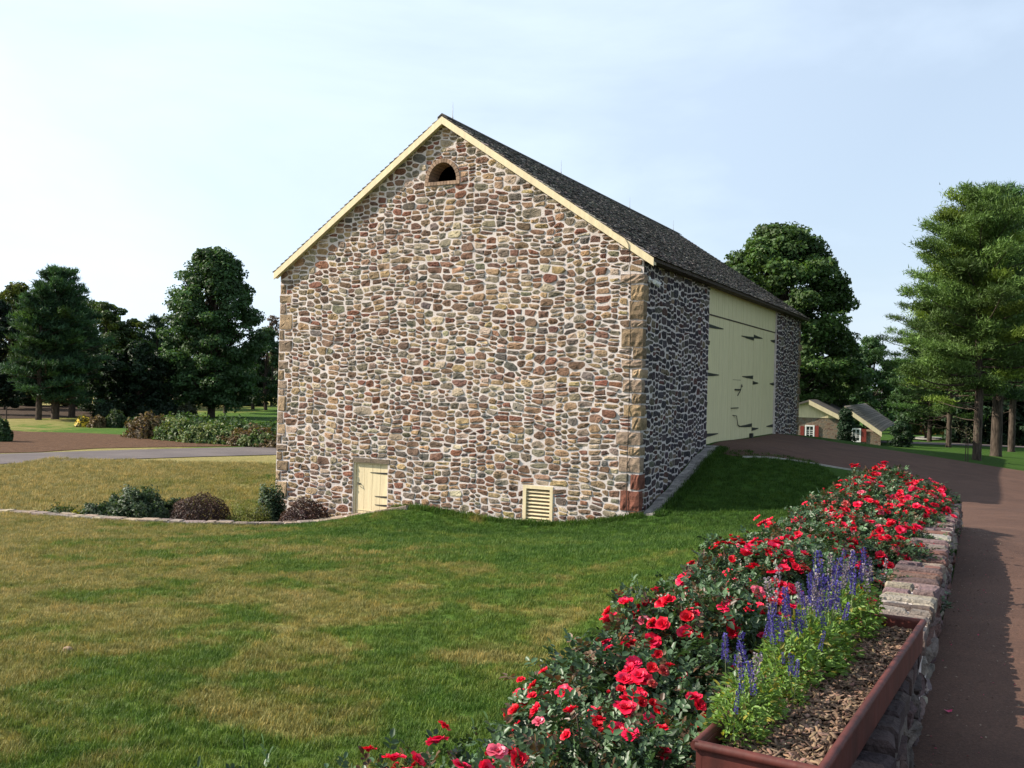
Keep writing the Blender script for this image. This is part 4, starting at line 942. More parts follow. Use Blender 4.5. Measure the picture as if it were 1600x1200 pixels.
D(330, 652, 386, 158, 'tall oval maple with dense dark green crown, left of the barn', nclump=240, per=330, lsz=.3, trunk=.38, cbase=.07, shape='maple', clr=.62, col=(.044, .088, .032))
PN(86, 655, 418, 178, 'broad white pine standing tallest in the dark group at the left', nb=120, tufts_=30, nl=.42, bare=.10, trunk=.34, col=(.04, .088, .038), nper=16)
PN(60, 656, 455, 120, 'slimmer pine tucked against the left flank of the broad white pine', nb=60, tufts_=22, nl=.42, bare=.16, trunk=.26, col=(.026, .06, .028), nper=16)
PN(112, 652, 462, 140, 'pine with thick dark trunk on the right flank of the broad white pine', nb=60, tufts_=22, nl=.42, bare=.18, trunk=.3, col=(.028, .062, .028), nper=16)
D(165, 636, 470, 92, 'rough topped tree just right of the broad white pine', nclump=60, per=240, lsz=.34, trunk=.3, cbase=.1, shape='oval', yellow=.15, col=(.04, .07, .02))
D(140, 634, 466, 90, 'leafy tree half hidden behind the broad white pine', nclump=50, per=240, lsz=.34, trunk=.3, cbase=.1, shape='oval', yellow=.2, col=(.042, .07, .02))
D(22, 638, 440, 95, 'yellowing round tree behind the far left pines', nclump=70, per=240, lsz=.34, trunk=.3, cbase=.12, shape='round', yellow=.45, col=(.04, .065, .016))
D(-8, 648, 466, 84, 'nearly black evergreen cut by the left edge of the view', nclump=80, per=260, lsz=.26, trunk=.3, cbase=.1, shape='column', col=(.012, .026, .014))
D(208, 636, 497, 84, 'pale green domed tree in the dip of the tree line', nclump=55, per=240, lsz=.34, trunk=.25, cbase=.1, shape='round', yellow=.5, col=(.04, .07, .02))
PN(243, 638, 494, 86, 'small pointed conifer between the domed tree and the maple', nb=60, tufts_=20, nl=.4, bare=.05, trunk=.2, col=(.024, .052, .024), nper=16)
D(415, 641, 510, 84, 'green tree peeping out between maple and barn', nclump=50, per=240, lsz=.3, trunk=.22, cbase=.1, shape='round', col=(.032, .066, .026))
D(424, 634, 491, 44, 'thin pinkish brown half bare tree behind the gap beside the barn', nclump=36, per=70, lsz=.3, trunk=.2, cbase=.4, shape='round', col=(.12, .085, .07), clr=.8)
D(180, 650, 545, 84, 'low dark holly under the tree line, left one', nclump=60, per=260, lsz=.34, trunk=.15, cbase=.02, shape='round', col=(.022, .044, .02))
D(215, 652, 530, 96, 'low dark holly under the pale domed tree', nclump=60, per=260, lsz=.34, trunk=.15, cbase=.02, shape='round', col=(.016, .034, .015))
D(252, 651, 545, 90, 'low spreading dark yew left of the maple trunk', nclump=40, per=240, lsz=.22, trunk=.15, cbase=.02, shape='round', col=(.012, .028, .012))
D(150, 646, 545, 84, 'dark bushy tree between the pine trunks and the hollies', nclump=40, per=240, lsz=.26, trunk=.15, cbase=.05, shape='round', col=(.022, .044, .02))
for px, pb, pt, w, lb in ((300, 637, 560, 60, 'small tree with bare trunk left of the maple trunk'), (352, 645, 540, 66, 'small tree with thin trunk right of the maple trunk'), (395, 640, 540, 50, 'slender trunked tree between the maple and the peeping green tree')):
    D(px, pb, pt, w, lb, nclump=34, per=200, lsz=.3, trunk=.22, cbase=.4, shape='round', col=(.024, .05, .018), clr=.9)
D(8, 640, 560, 60, 'dark bushy tree at the far left under the yellowing crown', nclump=36, per=220, lsz=.3, trunk=.15, cbase=.08, shape='round', col=(.022, .044, .02))
for px, pt, w, lb in ((40, 505, 90, 'broad green tree low behind the far left pines'), (90, 520, 90, 'broad green tree behind the trunks of the pine group'), (190, 515, 80, 'rounded tree filling the belt under the pale domed tree'), (275, 545, 80, 'broad leafy tree between the pointed conifer and the maple'), (385, 560, 90, 'broad leafy tree low between maple and barn')):
    D(px, 634, pt, w, lb, nclump=46, per=220, lsz=.42, trunk=.2, cbase=.02, shape='round', col=(.026, .05, .02))
# distant woods, a far mass nobody could count
fw = np.random.default_rng(3); n = 60000; a = fw.uniform(-1.3, 1.3, n); rr = fw.uniform(235, 300, n); x = np.sin(a) * rr; y = np.cos(a) * rr
H = 11 + 5 * np.sin(a * 31) + 3.5 * np.sin(a * 77 + 1) + 2 * np.sin(a * 173); zz = -2.5 + H * fw.random(n) ** .8
V = leaf_quads(np.stack([x, y, zz], 1), unit(fw.normal(size=(n, 3)) + [0, -.6, .4]), fw.uniform(1.0, 2.4, n), fw, .8)
tag(fast('distant_woods', V, [(0, 1, 2, 3)], np.array([.03, .055, .024])[None] * fw.uniform(.5, 1.6, (n, 1)), M['leaf']), 'far belt of woodland along the horizon', 'woods', kind='stuff')
# right hand trees
x, y, H, W_ = place(1218, 688, 352, 235)
y = 67.0; x = ray(1214, 640)[0] * y; H = hz(350, y, 1218) - g1(x, y)
deciduous('leafy_tree', x, y, H, 272 / FOC * y, 'massive dark green shade tree rising behind the far end of the barn', g_=gt_, nclump=290, per=400, lsz=.28, trunk=.42, cbase=.04, shape='maple', clr=.5, col=(.048, .088, .024))
D(1356, 672, 525, 90, 'bright green rounded tree behind the cottage roof', nclump=90, per=260, lsz=.26, trunk=.2, cbase=.06, shape='round', col=(.045, .095, .03))
D(1400, 668, 560, 90, 'bushy mid green tree between cottage roof and pines', nclump=70, per=260, lsz=.26, trunk=.2, cbase=.12, shape='round', col=(.04, .085, .024))
D(1318, 676, 520, 70, 'shaded leafy tree directly behind the cottage', nclump=60, per=260, lsz=.26, trunk=.2, cbase=.05, shape='round', col=(.028, .06, .02))
PN(1526, 719, 294, 300, 'large white pine with bare pale lower trunk at the driveway bend', nb=92, tufts_=84, nl=.17, bare=.25, trunk=.165, col=(.074, .128, .030), nper=24, dead=9, full=1.0)
PN(1482, 699, 330, 250, 'dark trunked pine standing left behind the large white pine', nb=78, tufts_=56, nl=.2, bare=.12, trunk=.17, col=(.068, .118, .028), nper=20)
PN(1556, 713, 292, 230, 'stout dark pine immediately right of the large white pine', nb=84, tufts_=56, nl=.2, bare=.22, trunk=.24, col=(.048, .10, .034), nper=20)
PN(1580, 706, 300, 200, 'pine second to the right of the large white pine', nb=70, tufts_=46, nl=.22, bare=.2, trunk=.2, col=(.042, .09, .032), nper=20)
PN(1625, 712, 296, 230, 'pine at the right edge with its trunk out of view', nb=80, tufts_=46, nl=.2, bare=.25, trunk=.22, col=(.04, .085, .03), nper=20)
PN(1452, 690, 470, 150, 'younger light green pine with low sweeping boughs', nb=100, tufts_=34, nl=.24, bare=.16, trunk=.18, col=(.055, .11, .03), nper=20)
PN(1596, 694, 380, 140, 'shaded pine far back among the trunks on the right', nb=60, tufts_=26, nl=.28, bare=.2, trunk=.24, col=(.024, .055, .022), nper=18)
for px_, w_, lb_ in ((1548, 110, 'black green spruce closing the view behind the stout pine'), (1600, 120, 'black green spruce behind the pines at the right edge'), (1650, 130, 'black green spruce just beyond the right edge'), (1500, 70, 'dark spruce far behind the bare pale trunk')):
    y_ = 74.0; x_ = ray(px_, 690)[0] * y_; deciduous('spruce_tree', x_, y_, hz(505, y_, px_) - g1(x_, y_), w_ / FOC * y_, lb_, 'spruce', gt_, nclump=70, per=260, lsz=.34, trunk=.2, cbase=.0, shape='column', col=(.022, .044, .02))
for px_, w_, pt_, lb_ in ((1448, 110, 566, 'mid green leafy tree low behind the young sweeping pine'), (1512, 100, 572, 'mid green leafy tree low behind the bare pale trunk'), (1582, 120, 560, 'mid green leafy tree low behind the right hand trunks')):
    y_ = 82.0; x_ = ray(px_, 690)[0] * y_; deciduous('leafy_tree', x_, y_, hz(pt_, y_, px_) - g1(x_, y_), w_ / FOC * y_, lb_, 'tree', gt_, nclump=60, per=220, lsz=.34, trunk=.2, cbase=.12, shape='round', col=(.034, .07, .024))
y = 50.0; x = ray(1321, 690)[0] * y; H = hz(634, y, 1321) - g1(x, y); W_ = 28 / FOC * y
deciduous('cypress_tree', x, y, H, W_, 'small dark pointed cypress in front of the cottage wall', 'cypress', gt_, nclump=60, per=200, lsz=.09, trunk=.06, cbase=.0, shape='cone', col=(.014, .034, .015), clr=1.6)
y = 57.0; x = ray(1408, 690)[0] * y; H = hz(655, y, 1404) - g1(x, y); W_ = 34 / FOC * y
deciduous('evergreen_shrub', x, y, H, W_ , 'rounded dark evergreen shrub at the right end of the cottage', 'shrub', gt_, nclump=30, per=200, lsz=.1, trunk=.04, cbase=.0, shape='round', col=(.016, .036, .015), clr=1.5)

# ------------------------------------------------------------------ cottage beyond the driveway
CD = cyp = 58.0; cxp = ray(1316, 690)[0] * CD; k = CD / FOC
cot = tag(empty('stone_cottage', (cxp, cyp, g1(cxp, cyp)), R(-18)), 'low stone cottage with cream gable, red shutters and long shingle roof', 'cottage')
def cp_(px, py, dy=0.0): return ((px - 1316) * k * 1.0, dy, (hz(py, CD, px) - g1(cxp, cyp)))
wl_ = MB(); xL, xR = cp_(1222, 690)[0], cp_(1396, 690)[0]; xM = cp_(1265, 630)[0]
zE = cp_(1310, 654)[2]; zP = cp_(1265, 627)[2]; zR2 = cp_(1395, 665)[2]
# main block: gable faces us, roof ridge runs away to the right
wl_.box((xL, 0, -1), (cp_(1310, 0)[0] + .0, 6, zE)); x1 = cp_(1372, 0)[0]
wl_.box((cp_(1310, 0)[0] + .002, .05, -1), (x1, 6, cp_(1372, 674)[2]))
cw = wl_.build('wall', M['cottagestone'], cot)
ga = MB(); xa, xb = xL, cp_(1311, 0)[0] + .05
ga.prism([(xa, zE + .002), (xb, zE + .002), (xb, cp_(1311, 651)[2]), (xM, zP), (xa, zP - (xM - xa) * .35)], lambda u, v: (u, -.02, v), lambda u, v: (u, .3, v)); ga.build('gable_boards', M['cream'], cot)
r2 = MB(); A_ = (xM + .0, zP + .12); rr_ = [(xM, zP), cp_(1311, 650)[::2], cp_(1372, 677)[::2]]
far = 7.5; sk = 1.2
pA = np.array([xM, -.3, zP + .1]); pB = np.array([cp_(1312, 652)[0], -.3, cp_(1312, 650)[2] + .05]); pC = np.array([cp_(1373, 676)[0], -.3, cp_(1373, 675)[2] + .05])
up_ = np.array([1.9, 18.5, .0])
def plate(mb, P, t=.12, col=(.1, .09, .08)): mb.hexa([tuple(np.array(p) - [0, 0, t]) for p in P], [tuple(p) for p in P], col)
plate(r2, [pA, pB, pB + up_, pA + up_])
pB2 = np.array([cp_(1318, 640)[0], -.32, cp_(1318, 634)[2]])
for j in range(15):
    t0, t1 = j / 15, (j + 1.0) / 15; q0 = pB2 * (1 - t0) + pC * t0; q1 = pB2 * (1 - t1) + pC * t1 + np.array([0, 0, .03]); sh_ = gw.uniform(.8, 1.25)
    plate(r2, [q0, q1, q1 + up_ * [1, 1, 1], q0 + up_], .05, tuple(np.array([.17, .15, .125]) * sh_))
plate(r2, [np.array([xa - .3, -.3, zP - .6]), pA, pA + up_, np.array([xa + 1.6, 18.2, zP - .6])])
r2.build('roof', M['shingle'], cot)
fb = MB(); 
for P0, P1 in ((pB2, pC), (pA, pB)): fb.hexa([tuple(P0 + [0, -.05, -.30]), tuple(P1 + [0, -.05, -.30]), tuple(P1 + [0, -.003, -.30]), tuple(P0 + [0, -.003, -.30])], [tuple(P0 + [0, -.05, -.02]), tuple(P1 + [0, -.05, -.02]), tuple(P1 + [0, -.003, -.02]), tuple(P0 + [0, -.003, -.02])])
fb.build('fascia_board', M['cream'], cot)
def cwin(x0, x1, y0, y1, sx0, sx1, dy):
    a_, b_ = cp_(x0, y1), cp_(x1, y0); f = MB()
    for bx in ((a_[0] - .08, b_[0] + .08, b_[2], b_[2] + .08), (a_[0] - .08, b_[0] + .08, a_[2] - .08, a_[2]), (a_[0] - .08, a_[0], a_[2], b_[2]), (b_[0], b_[0] + .08, a_[2], b_[2])): f.box((bx[0], dy - .07, bx[2]), (bx[1], dy + .02, bx[3]))
    mx = (a_[0] + b_[0]) / 2; f.box((mx - .015, dy - .05, a_[2]), (mx + .015, dy - .02, b_[2]))
    for q in (.33, .5, .67): z = a_[2] + (b_[2] - a_[2]) * q; f.box((a_[0], dy - .049, z - .012), (b_[0], dy - .021, z + .012))
    wo = f.build('window', M['white'], cot); p = MB(); p.box((a_[0], dy - .015, a_[2]), (b_[0], dy - .008, b_[2])); p.build('pane', M['glass'], wo)
    s = MB(); c0, c1 = cp_(sx0, y1)[0], cp_(sx1, y0)[0]; s.box((c0, dy - .06, a_[2] - .05), (c1, dy - .01, b_[2] + .05)); s.build('shutter', M['redpaint'], cot)
cwin(1262, 1272, 667, 685, 1274.5, 1280.5, 0); cwin(1331, 1341, 671, 688, 1344, 1351, .05)
cwin_l = MB(); c0, c1 = cp_(1253, 0)[0], cp_(1258.5, 0)[0]; cwin_l.box((c0, -.06, cp_(0, 686)[2] if False else .1), (c1, -.01, 1.0)); cwin_l.build('shutter', M['redpaint'], cot)
# far house with a porch, glimpsed between the trees
hx, hy = on(1445, 676); hx, hy = hx * 1.15, hy * 1.15; kk = hy / FOC; hz0 = g1(hx, hy)
ph = tag(empty('porch_house', (hx, hy, hz0)), 'distant pale blue house with white porch posts, seen between cottage and pines', 'house')
hm_ = MB(); hm_.box((-45 * kk, 1.5, -1), (60 * kk, 8, 3.6), (.2, .24, .3)); hm_.build('wall', M['pale'], ph)
pp = MB(); pp.box((-30 * kk, -.6, 2.3), (45 * kk, 1.5, 2.5), (.7, .7, .7)); pp.prism([(-45 * kk - .4, 3.6), (60 * kk + .4, 3.6), (8 * kk, 6.2)], lambda u, v: (u, 1.1, v), lambda u, v: (u, 8.3, v), (.08, .08, .085)); pp.build('roof', M['pale'], ph)
for j in range(4): q = MB(); xx = (-27 + j * 21) * kk; q.tube([(xx, -.4, -.5), (xx, -.4, 2.32)], .14, 10); q.build('porch_post', M['white'], ph)
q = MB()
for j in range(24): xx = (-27 + j * 2.6) * kk; q.box((xx, -.42, .1), (xx + .06, -.38, .9))
q.box((-27 * kk, -.45, .9), (35 * kk, -.35, .98)); q.build('railing', M['white'], ph)
strip('pale_path', [on(1418, 685.5), on(1440, 684), on(1462, 684.5), on(1484, 686)], [on(1420, 687), on(1440, 688.6), on(1462, 688.6), on(1484, 688)], M['concrete'], 20, 4, .1)

# ------------------------------------------------------------------ shrubs
ORD = ['nearest', 'second', 'third', 'fourth', 'fifth', 'sixth', 'seventh', 'eighth', 'ninth', 'tenth', 'eleventh', 'twelfth', 'thirteenth', 'fourteenth', 'fifteenth', 'sixteenth', 'seventeenth', 'eighteenth']
def shrub(name, x, y, H, Wd, label, cat, col, g_, nleaf=5000, lsz=.035, tip=None, group=None, lump=.14, flowers=None, aspect=.55, up=.3, spiky=0.0, zb=None):
    z0 = (g1(x, y) if zb is None else zb) - .03; root = tag(empty(name, (x, y, z0)), label, cat, group)
    d = rand_dirs(nleaf, g_); d[:, 2] = np.abs(d[:, 2]); ph_ = g_.uniform(0, 6.28, 6)
    lum = 1 + lump * (np.sin(d[:, 0] * 7 + ph_[0]) * np.sin(d[:, 1] * 6 + ph_[1]) + .7 * np.sin(d[:, 2] * 9 + ph_[2] + d[:, 0] * 5)) + lump * .5 * np.sin(d[:, 0] * 23 + d[:, 1] * 19 + ph_[3])
    rad = lum * (1 - .42 * g_.random(nleaf) ** 2.2 + spiky * (g_.random(nleaf) ** 6))
    P = d * rad[:, None] * [Wd / 2, Wd / 2, H]; N_ = unit(d + g_.normal(size=(nleaf, 3)) * .6 + [0, 0, up])
    cc = np.array(col)[None] * g_.uniform(.55, 1.55, (nleaf, 1)) * (1 + g_.normal(size=(nleaf, 3)) * .07)
    if tip is not None: m = (rad > 1.0) & (g_.random(nleaf) < .6); cc[m] = np.array(tip) * g_.uniform(.7, 1.2, (m.sum(), 1))
    V = leaf_quads(P, N_, lsz * g_.uniform(.6, 1.35, nleaf), g_, aspect)
    tb = MB()
    for i in range(9): a = i * .7; tb.tube([(0, 0, -.1), (math.cos(a) * Wd * .14, math.sin(a) * Wd * .14, H * .4), (math.cos(a) * Wd * .3, math.sin(a) * Wd * .3, H * .8)], [.018, .012, .005], 5, cap=False)
    fast('foliage', V, [(0, 1, 2, 3)], np.clip(cc, .004, .6), M['leaf'], root); tb.build('stems', M['bark'], root)
    if flowers:
        nf, fc, fs = flowers; dd_ = rand_dirs(nf, g_); dd_[:, 2] = np.abs(dd_[:, 2]); Pf = dd_ * [Wd / 2, Wd / 2, H] * 1.03
        Vf = leaf_quads(Pf, unit(dd_ + [0, -.3, .4]), fs * g_.uniform(.7, 1.3, nf), g_, .95); f_ = fast('flowers', Vf, [(0, 1, 2, 3)], np.array(fc)[None] * g_.uniform(.8, 1.1, (nf, 1)), M['petal'], root); f_['kind'] = 'stuff'
    return root
gsb = np.random.default_rng(9)
def cpos(px, top, d):     # shrub behind the curved wall
    a, b = ray(px, top); x, y = a * d, d; return x, y, EYE + b * d - g1(x, y)
def SH(px, top, d, wpx, label, col, **k_): x, y, H = cpos(px, top, d); return shrub(k_.pop('name', 'garden_shrub'), x, y, H, wpx / FOC * d, label, k_.pop('cat', 'shrub'), col, gsb, **k_)
SH(222, 764, 26.3, 98, 'largest dark green glossy shrub in the bed behind the curved wall', (.03, .055, .025), nleaf=9000, lsz=.085, tip=(.075, .11, .065), spiky=.12)
SH(158, 786, 26.0, 70, 'low dark green shrub left of the largest glossy shrub', (.03, .055, .025), nleaf=5000, lsz=.08, tip=(.07, .1, .06), spiky=.15)
SH(184, 776, 26.9, 50, 'small upright shrub squeezed between the low and the largest green shrubs', (.03, .06, .025), nleaf=4000, lsz=.08, tip=(.07, .1, .06), spiky=.15)
SH(93, 792, 26.2, 50, 'tiny weedy green plant at the left end of the shrub bed', (.045, .07, .025), nleaf=900, lsz=.085, spiky=.35, lump=.3)
SH(119, 797, 25.8, 26, 'little clump with yellow leaves low on the wall edge', (.3, .28, .03), nleaf=700, lsz=.07)
SH(313, 771, 26.2, 104, 'rounded purple brown barberry in the middle of the shrub bed', (.042, .024, .022), nleaf=12000, lsz=.05, tip=(.085, .045, .035), lump=.05)
SH(272, 781, 26.9, 40, 'green shrub filling the gap left of the middle barberry', (.03, .055, .028), nleaf=3000, lsz=.08, tip=(.07, .1, .06))
SH(378, 784, 26.2, 50, 'golden green spreading juniper between the barberry bushes', (.13, .15, .03), nleaf=5000, lsz=.05, aspect=.3, spiky=.25, lump=.2)
SH(400, 790, 25.9, 46, 'lower golden juniper tuft at the front of the bed', (.13, .14, .025), nleaf=4000, lsz=.05, aspect=.3, spiky=.25)
SH(424, 761, 26.6, 52, 'upright dark green holly at the barn corner', (.03, .055, .028), nleaf=5000, lsz=.08, tip=(.08, .12, .07), spiky=.2)
SH(479, 778, 26.0, 92, 'low wide purple brown barberry against the barn wall by the cellar door', (.042, .022, .022), nleaf=11000, lsz=.05, tip=(.08, .04, .032), lump=.05)
# crop hedge, a row of tall leafy plants beyond the road
row = np.random.default_rng(12)
A0, A1 = np.array(on(232, 684)), np.array(on(436, 698))
for i in range(15):
    t = i / 14; p = A0 * (1 - t) + A1 * t; brown = i in (0, 1, 11, 12, 14)
    top = hz(655 + 18 * t - 4 * math.sin(i * 1.7), p[1], 330); H = top - g1(*p)
    shrub('bean_plant', p[0] + row.normal() * .3, p[1] + row.normal() * .3, H, 2.4 + row.random() * .5, ('browning' if brown else 'leafy green') + ' tall vegetable plant, %s from the left in the front row beyond the road' % ORD[i].replace('nearest', 'first'), 'crop plant',
          (.10, .07, .035) if brown else (.055, .10, .03), row, nleaf=2600, lsz=.2, lump=.2, group='row of tall vegetable plants beyond the road', tip=(.14, .17, .06) if not brown else None)
for i in range(9):
    t = (i + .4) / 9; p = A0 * (1 - t) + A1 * t + np.array([.6, 2.6]); H = hz(650 + 14 * t, p[1], 330) - g1(*p)
    shrub('bean_plant', p[0], p[1], H, 2.6, 'leafy plant, %s from the left in the back row of the vegetable patch' % ORD[i].replace('nearest', 'first'), 'crop plant', (.05, .09, .03), row, nleaf=2200, lsz=.2, lump=.25, group='row of tall vegetable plants beyond the road')
def GS(px, pb, pt, w, label, col, **k_): x, y, H, W_ = place(px, pb, pt, w); return shrub(k_.pop('name', 'garden_shrub'), x, y, H, W_, label, k_.pop('cat', 'shrub'), col, gsb, **k_)
GS(130, 667, 650, 24, 'clump of bright yellow flowers at the edge of the far lawn', (.10, .10, .03), nleaf=1500, lsz=.2, flowers=(160, (.75, .55, .03), .2), name='yellow_flowers', cat='flowers')
GS(152, 668, 650, 26, 'pale brownish perennial clump beside the yellow flowers', (.14, .10, .05), nleaf=2000, lsz=.2)
GS(182, 668, 643, 34, 'round green shrub right of the brownish perennials', (.045, .07, .028), nleaf=3500, lsz=.2)
GS(210, 669, 652, 28, 'small green shrub next to the vegetable row', (.03, .06, .02), nleaf=2500, lsz=.2)
GS(165, 658, 630, 42, 'dark clipped shrub behind the yellow flower clump', (.016, .032, .016), nleaf=3500, lsz=.22)
GS(262, 655, 628, 40, 'dark rounded shrub behind the left end of the vegetable row', (.014, .03, .014), nleaf=3500, lsz=.22)
GS(292, 657, 632, 36, 'dark shrub with reddish flecks left of the maple trunk', (.03, .035, .016), nleaf=3500, lsz=.2)
GS(230, 657, 636, 50, 'wide black green shrub mass in the shade of the hollies', (.012, .026, .012), nleaf=3500, lsz=.22)
GS(4, 690, 655, 26, 'leafy green plant on the left edge beside a thin post', (.03, .065, .022), nleaf=2500, lsz=.16, name='garden_shrub')
x, y = on(9, 688); po = MB(); po.tube([(0, 0, -.2), (0, 0, 1.9)], .04, 6); po.tube([(0, 0, 1.9), (.0, 0, 1.95)], [.05, .01], 6); o = po.build('garden_post', M['darkwood']); o.location = (x, y, g1(x, y)); tag(o, 'thin dark wooden post at the left edge of the bare soil', 'post')
for i, (px, py, w, c, nm) in enumerate(((1426, 676, 26, (.09, .05, .03), 'rusty'), (1440, 676, 20, (.32, .2, .03), 'golden'), (1452, 680, 14, (.4, .3, .03), 'bright yellow'), (1470, 675, 20, (.3, .19, .04), 'tawny'), (1484, 676, 18, (.06, .08, .03), 'green'), (1430, 671, 20, (.35, .16, .03), 'orange'))):
    x, y = on(px, 680); y2 = y * 1.02; shrub('garden_shrub', x * 1.02, y2, 1.0 + .2 * (i % 3), w / FOC * y2, nm + ' autumn flower clump in front of the distant porch house', 'flower clump', c, gsb, nleaf=1500, lsz=.2, group='autumn flower clumps by the porch house')
x, y = on(1508, 722); sp = tag(empty('sapling', (x, y, g1(x, y))), 'thin staked sapling on the grass left of the large pine trunk', 'sapling')
m = MB(); m.tube([(0, 0, -.1), (.02, 0, .8), (0, 0, 1.25)], [.02, .014, .005], 6); m.tube([(.09, 0, -.1), (.09, 0, .9)], .018, 5)
for i in range(9): a = i * 2.4; zz_ = .6 + i * .07; m.tube([(0.01, 0, zz_), (math.cos(a) * .3, math.sin(a) * .3, zz_ + .2)], [.007, .002], 4, cap=False)
m.build('trunk', M['bark'], sp); P = gsb.normal(size=(160, 3)) * [.28, .28, .2] + [0, 0, 1.05]; fast('crown', leaf_quads(P, rand_dirs(160, gsb), np.full(160, .06), gsb), [(0, 1, 2, 3)], np.array([.07, .075, .04])[None] * gsb.uniform(.6, 1.4, (160, 1)), M['leaf'], sp)

# ------------------------------------------------------------------ roses
ro = np.random.default_rng(77)
def leaflet_mesh(P, N_, T_, L, aspect=.62):
    """folded leaflet, 6 vertices, 2 quads"""
    B_ = unit(np.cross(N_, T_)); L = L[:, None]
    base = P; tip = P + T_ * L - N_ * L * .12; l1 = P + T_ * L * .3 + B_ * L * aspect * .48 + N_ * L * .10; l2 = P + T_ * L * .72 + B_ * L * aspect * .36 + N_ * L * .05
    r1 = P + T_ * L * .3 - B_ * L * aspect * .48 + N_ * L * .10; r2 = P + T_ * L * .72 - B_ * L * aspect * .36 + N_ * L * .05
    return np.stack([base, l1, l2, tip, r2, r1], 1)
LK = [(0, 1, 2, 3), (0, 3, 4, 5)]
def rose_foliage(Wx, Wy, H, n, g_, lsz=.042):
    """compound leaves: sprigs of five leaflets spread through a lumpy dome"""
    ns = n // 5; d = rand_dirs(ns, g_); d[:, 2] = np.where(g_.random(ns) < .8, np.abs(d[:, 2]), d[:, 2]); ph_ = g_.uniform(0, 6.28, 4)
    lum = 1 + .13 * np.sin(d[:, 0] * 6 + ph_[0]) * np.sin(d[:, 1] * 7 + ph_[1]) + .1 * np.sin(d[:, 2] * 8 + d[:, 0] * 6 + ph_[2])
    rad = lum * (1 - .6 * g_.random(ns) ** 1.8); P = d * rad[:, None] * [Wx / 2, Wy / 2, H * .5] + [0, 0, H * .5]
    sp_ = g_.random(ns) < .05; P[sp_] += d[sp_] * .05 + [0, 0, .05]
    ax = unit(d + g_.normal(size=(ns, 3)) * .7 + [0, 0, .1]); nr = unit(np.cross(ax, rand_dirs(ns, g_))); nr = np.where(nr[:, 2:3] < 0, -nr, nr); nr = unit(nr + d * .5 + [0, 0, .35]); sd_ = unit(np.cross(nr, ax))
    Vs, Cs = [], []; base = np.where(g_.random((ns, 1)) < .17, np.array([[.10, .06, .035]]), np.array([[.042, .080, .034]])) * g_.uniform(.55, 1.6, (ns, 1))
    L = lsz * g_.uniform(.7, 1.25, ns)
    for (al, sdv) in ((1.0, 0), (.62, 1), (.62, -1), (.2, 1), (.2, -1)):
        T_ = unit(ax * (1 if sdv == 0 else .45) + sd_ * sdv); Q = P + ax * L[:, None] * al * 1.1
        Vs.append(leaflet_mesh(Q, unit(nr + g_.normal(size=(ns, 3)) * .25), T_, L * g_.uniform(.8, 1.1, ns))); Cs.append(base * g_.uniform(.85, 1.15, (ns, 1)))
    return np.concatenate(Vs), np.concatenate(Cs)
def bloom_mesh(name, g_, size=.036, col=(.70, .012, .045), open_=.8, nl=4):
    """cupped double rose: rings of curved petals"""
    V, Cc = [], []
    for ring, (np_, rr_, tilt, sc) in enumerate(((6, .30, 1.15 * open_, 1.0), (5, .2, .80 * open_, .86), (5, .12, .45 * open_, .68), (3, .05, .15, .5))[:nl]):
        for k_ in range(np_):
            a = 2 * math.pi * (k_ + .5 * ring) / np_ + g_.normal() * .12; t = tilt + g_.normal() * .12; c, s = math.cos(a), math.sin(a); Ls = size * sc * g_.uniform(.88, 1.12); Wd = Ls * .62
            grid = []
            for i in range(4):
                f = i / 3; wid = Wd * (.35 + .65 * math.sin(min(1, f * 1.15) * math.pi * .62)) * (1 - .25 * max(0, f - .7) / .3); bend = t * (.35 + .75 * f); r_ = rr_ * size * .5 + Ls * f * math.sin(bend); z = Ls * f * math.cos(bend) * .9
                for j in (-1, -.33, .33, 1):
                    cup = (j * j) * Ls * .16; ww = j * wid + g_.normal() * .0008; rp = r_ - cup * math.cos(bend); zp = z + cup * math.sin(bend) + g_.normal() * .0012 + .003 * f * math.sin(j * 5 + k_)
                    grid.append((rp * c - ww * s, rp * s + ww * c, zp))
            V.append(grid); Cc.append(np.array(col) * g_.uniform(.75, 1.2) * (np.array([1.1, 3.2, 2.3]) if g_.random() < .10 else 1))
    K = [(i * 4 + j, (i + 1) * 4 + j, (i + 1) * 4 + j + 1, i * 4 + j + 1) for i in range(3) for j in range(3)]
    o = fast(name, np.array(V), K, np.clip(np.array(Cc), .003, .95), M['petal'], link=False); o.data.polygons.foreach_set('use_smooth', [True] * len(o.data.polygons)); return o.data
bl_near = [bloom_mesh('bloom', ro, .038, (.70, .011, .052), .95), bloom_mesh('bloom', ro, .033, (.66, .009, .036), .75), bloom_mesh('bloom', ro, .040, (.72, .015, .085), 1.05), bloom_mesh('bloom', ro, .030, (.55, .008, .02), .6), bloom_mesh('bloom', ro, .034, (.62, .10, .16), 1.15), bloom_mesh('bloom', ro, .030, (.34, .03, .03), 1.2)]
bud = bloom_mesh('bloom', ro, .017, (.45, .008, .02), .3, 3)
fol = [rose_foliage(1.05, 1.25, 1.0, 17000, ro, .036) for _ in range(2)] + [rose_foliage(1.05, 1.25, 1.0, 15000, ro, .038) for _ in range(2)]
fol_me = [fast('foliage', v, LK, c, M['roseleaf'], link=False).data for v, c in fol]
def cane_mesh():
    m = MB()
    for i in range(16):
        a = ro.uniform(0, 6.28); r = ro.uniform(.2, .55); h = ro.uniform(.6, 1.02); m.tube([(0, 0, -.1), (math.cos(a) * r * .4, math.sin(a) * r * .4, h * .5), (math.cos(a) * r * .85, math.sin(a) * r * .85, h)], [.008, .006, .003], 5, (.08, .05, .03), cap=False)
    return m.build('canes', M['bark'], link=False).data
cane_me = [cane_mesh() for _ in range(2)]
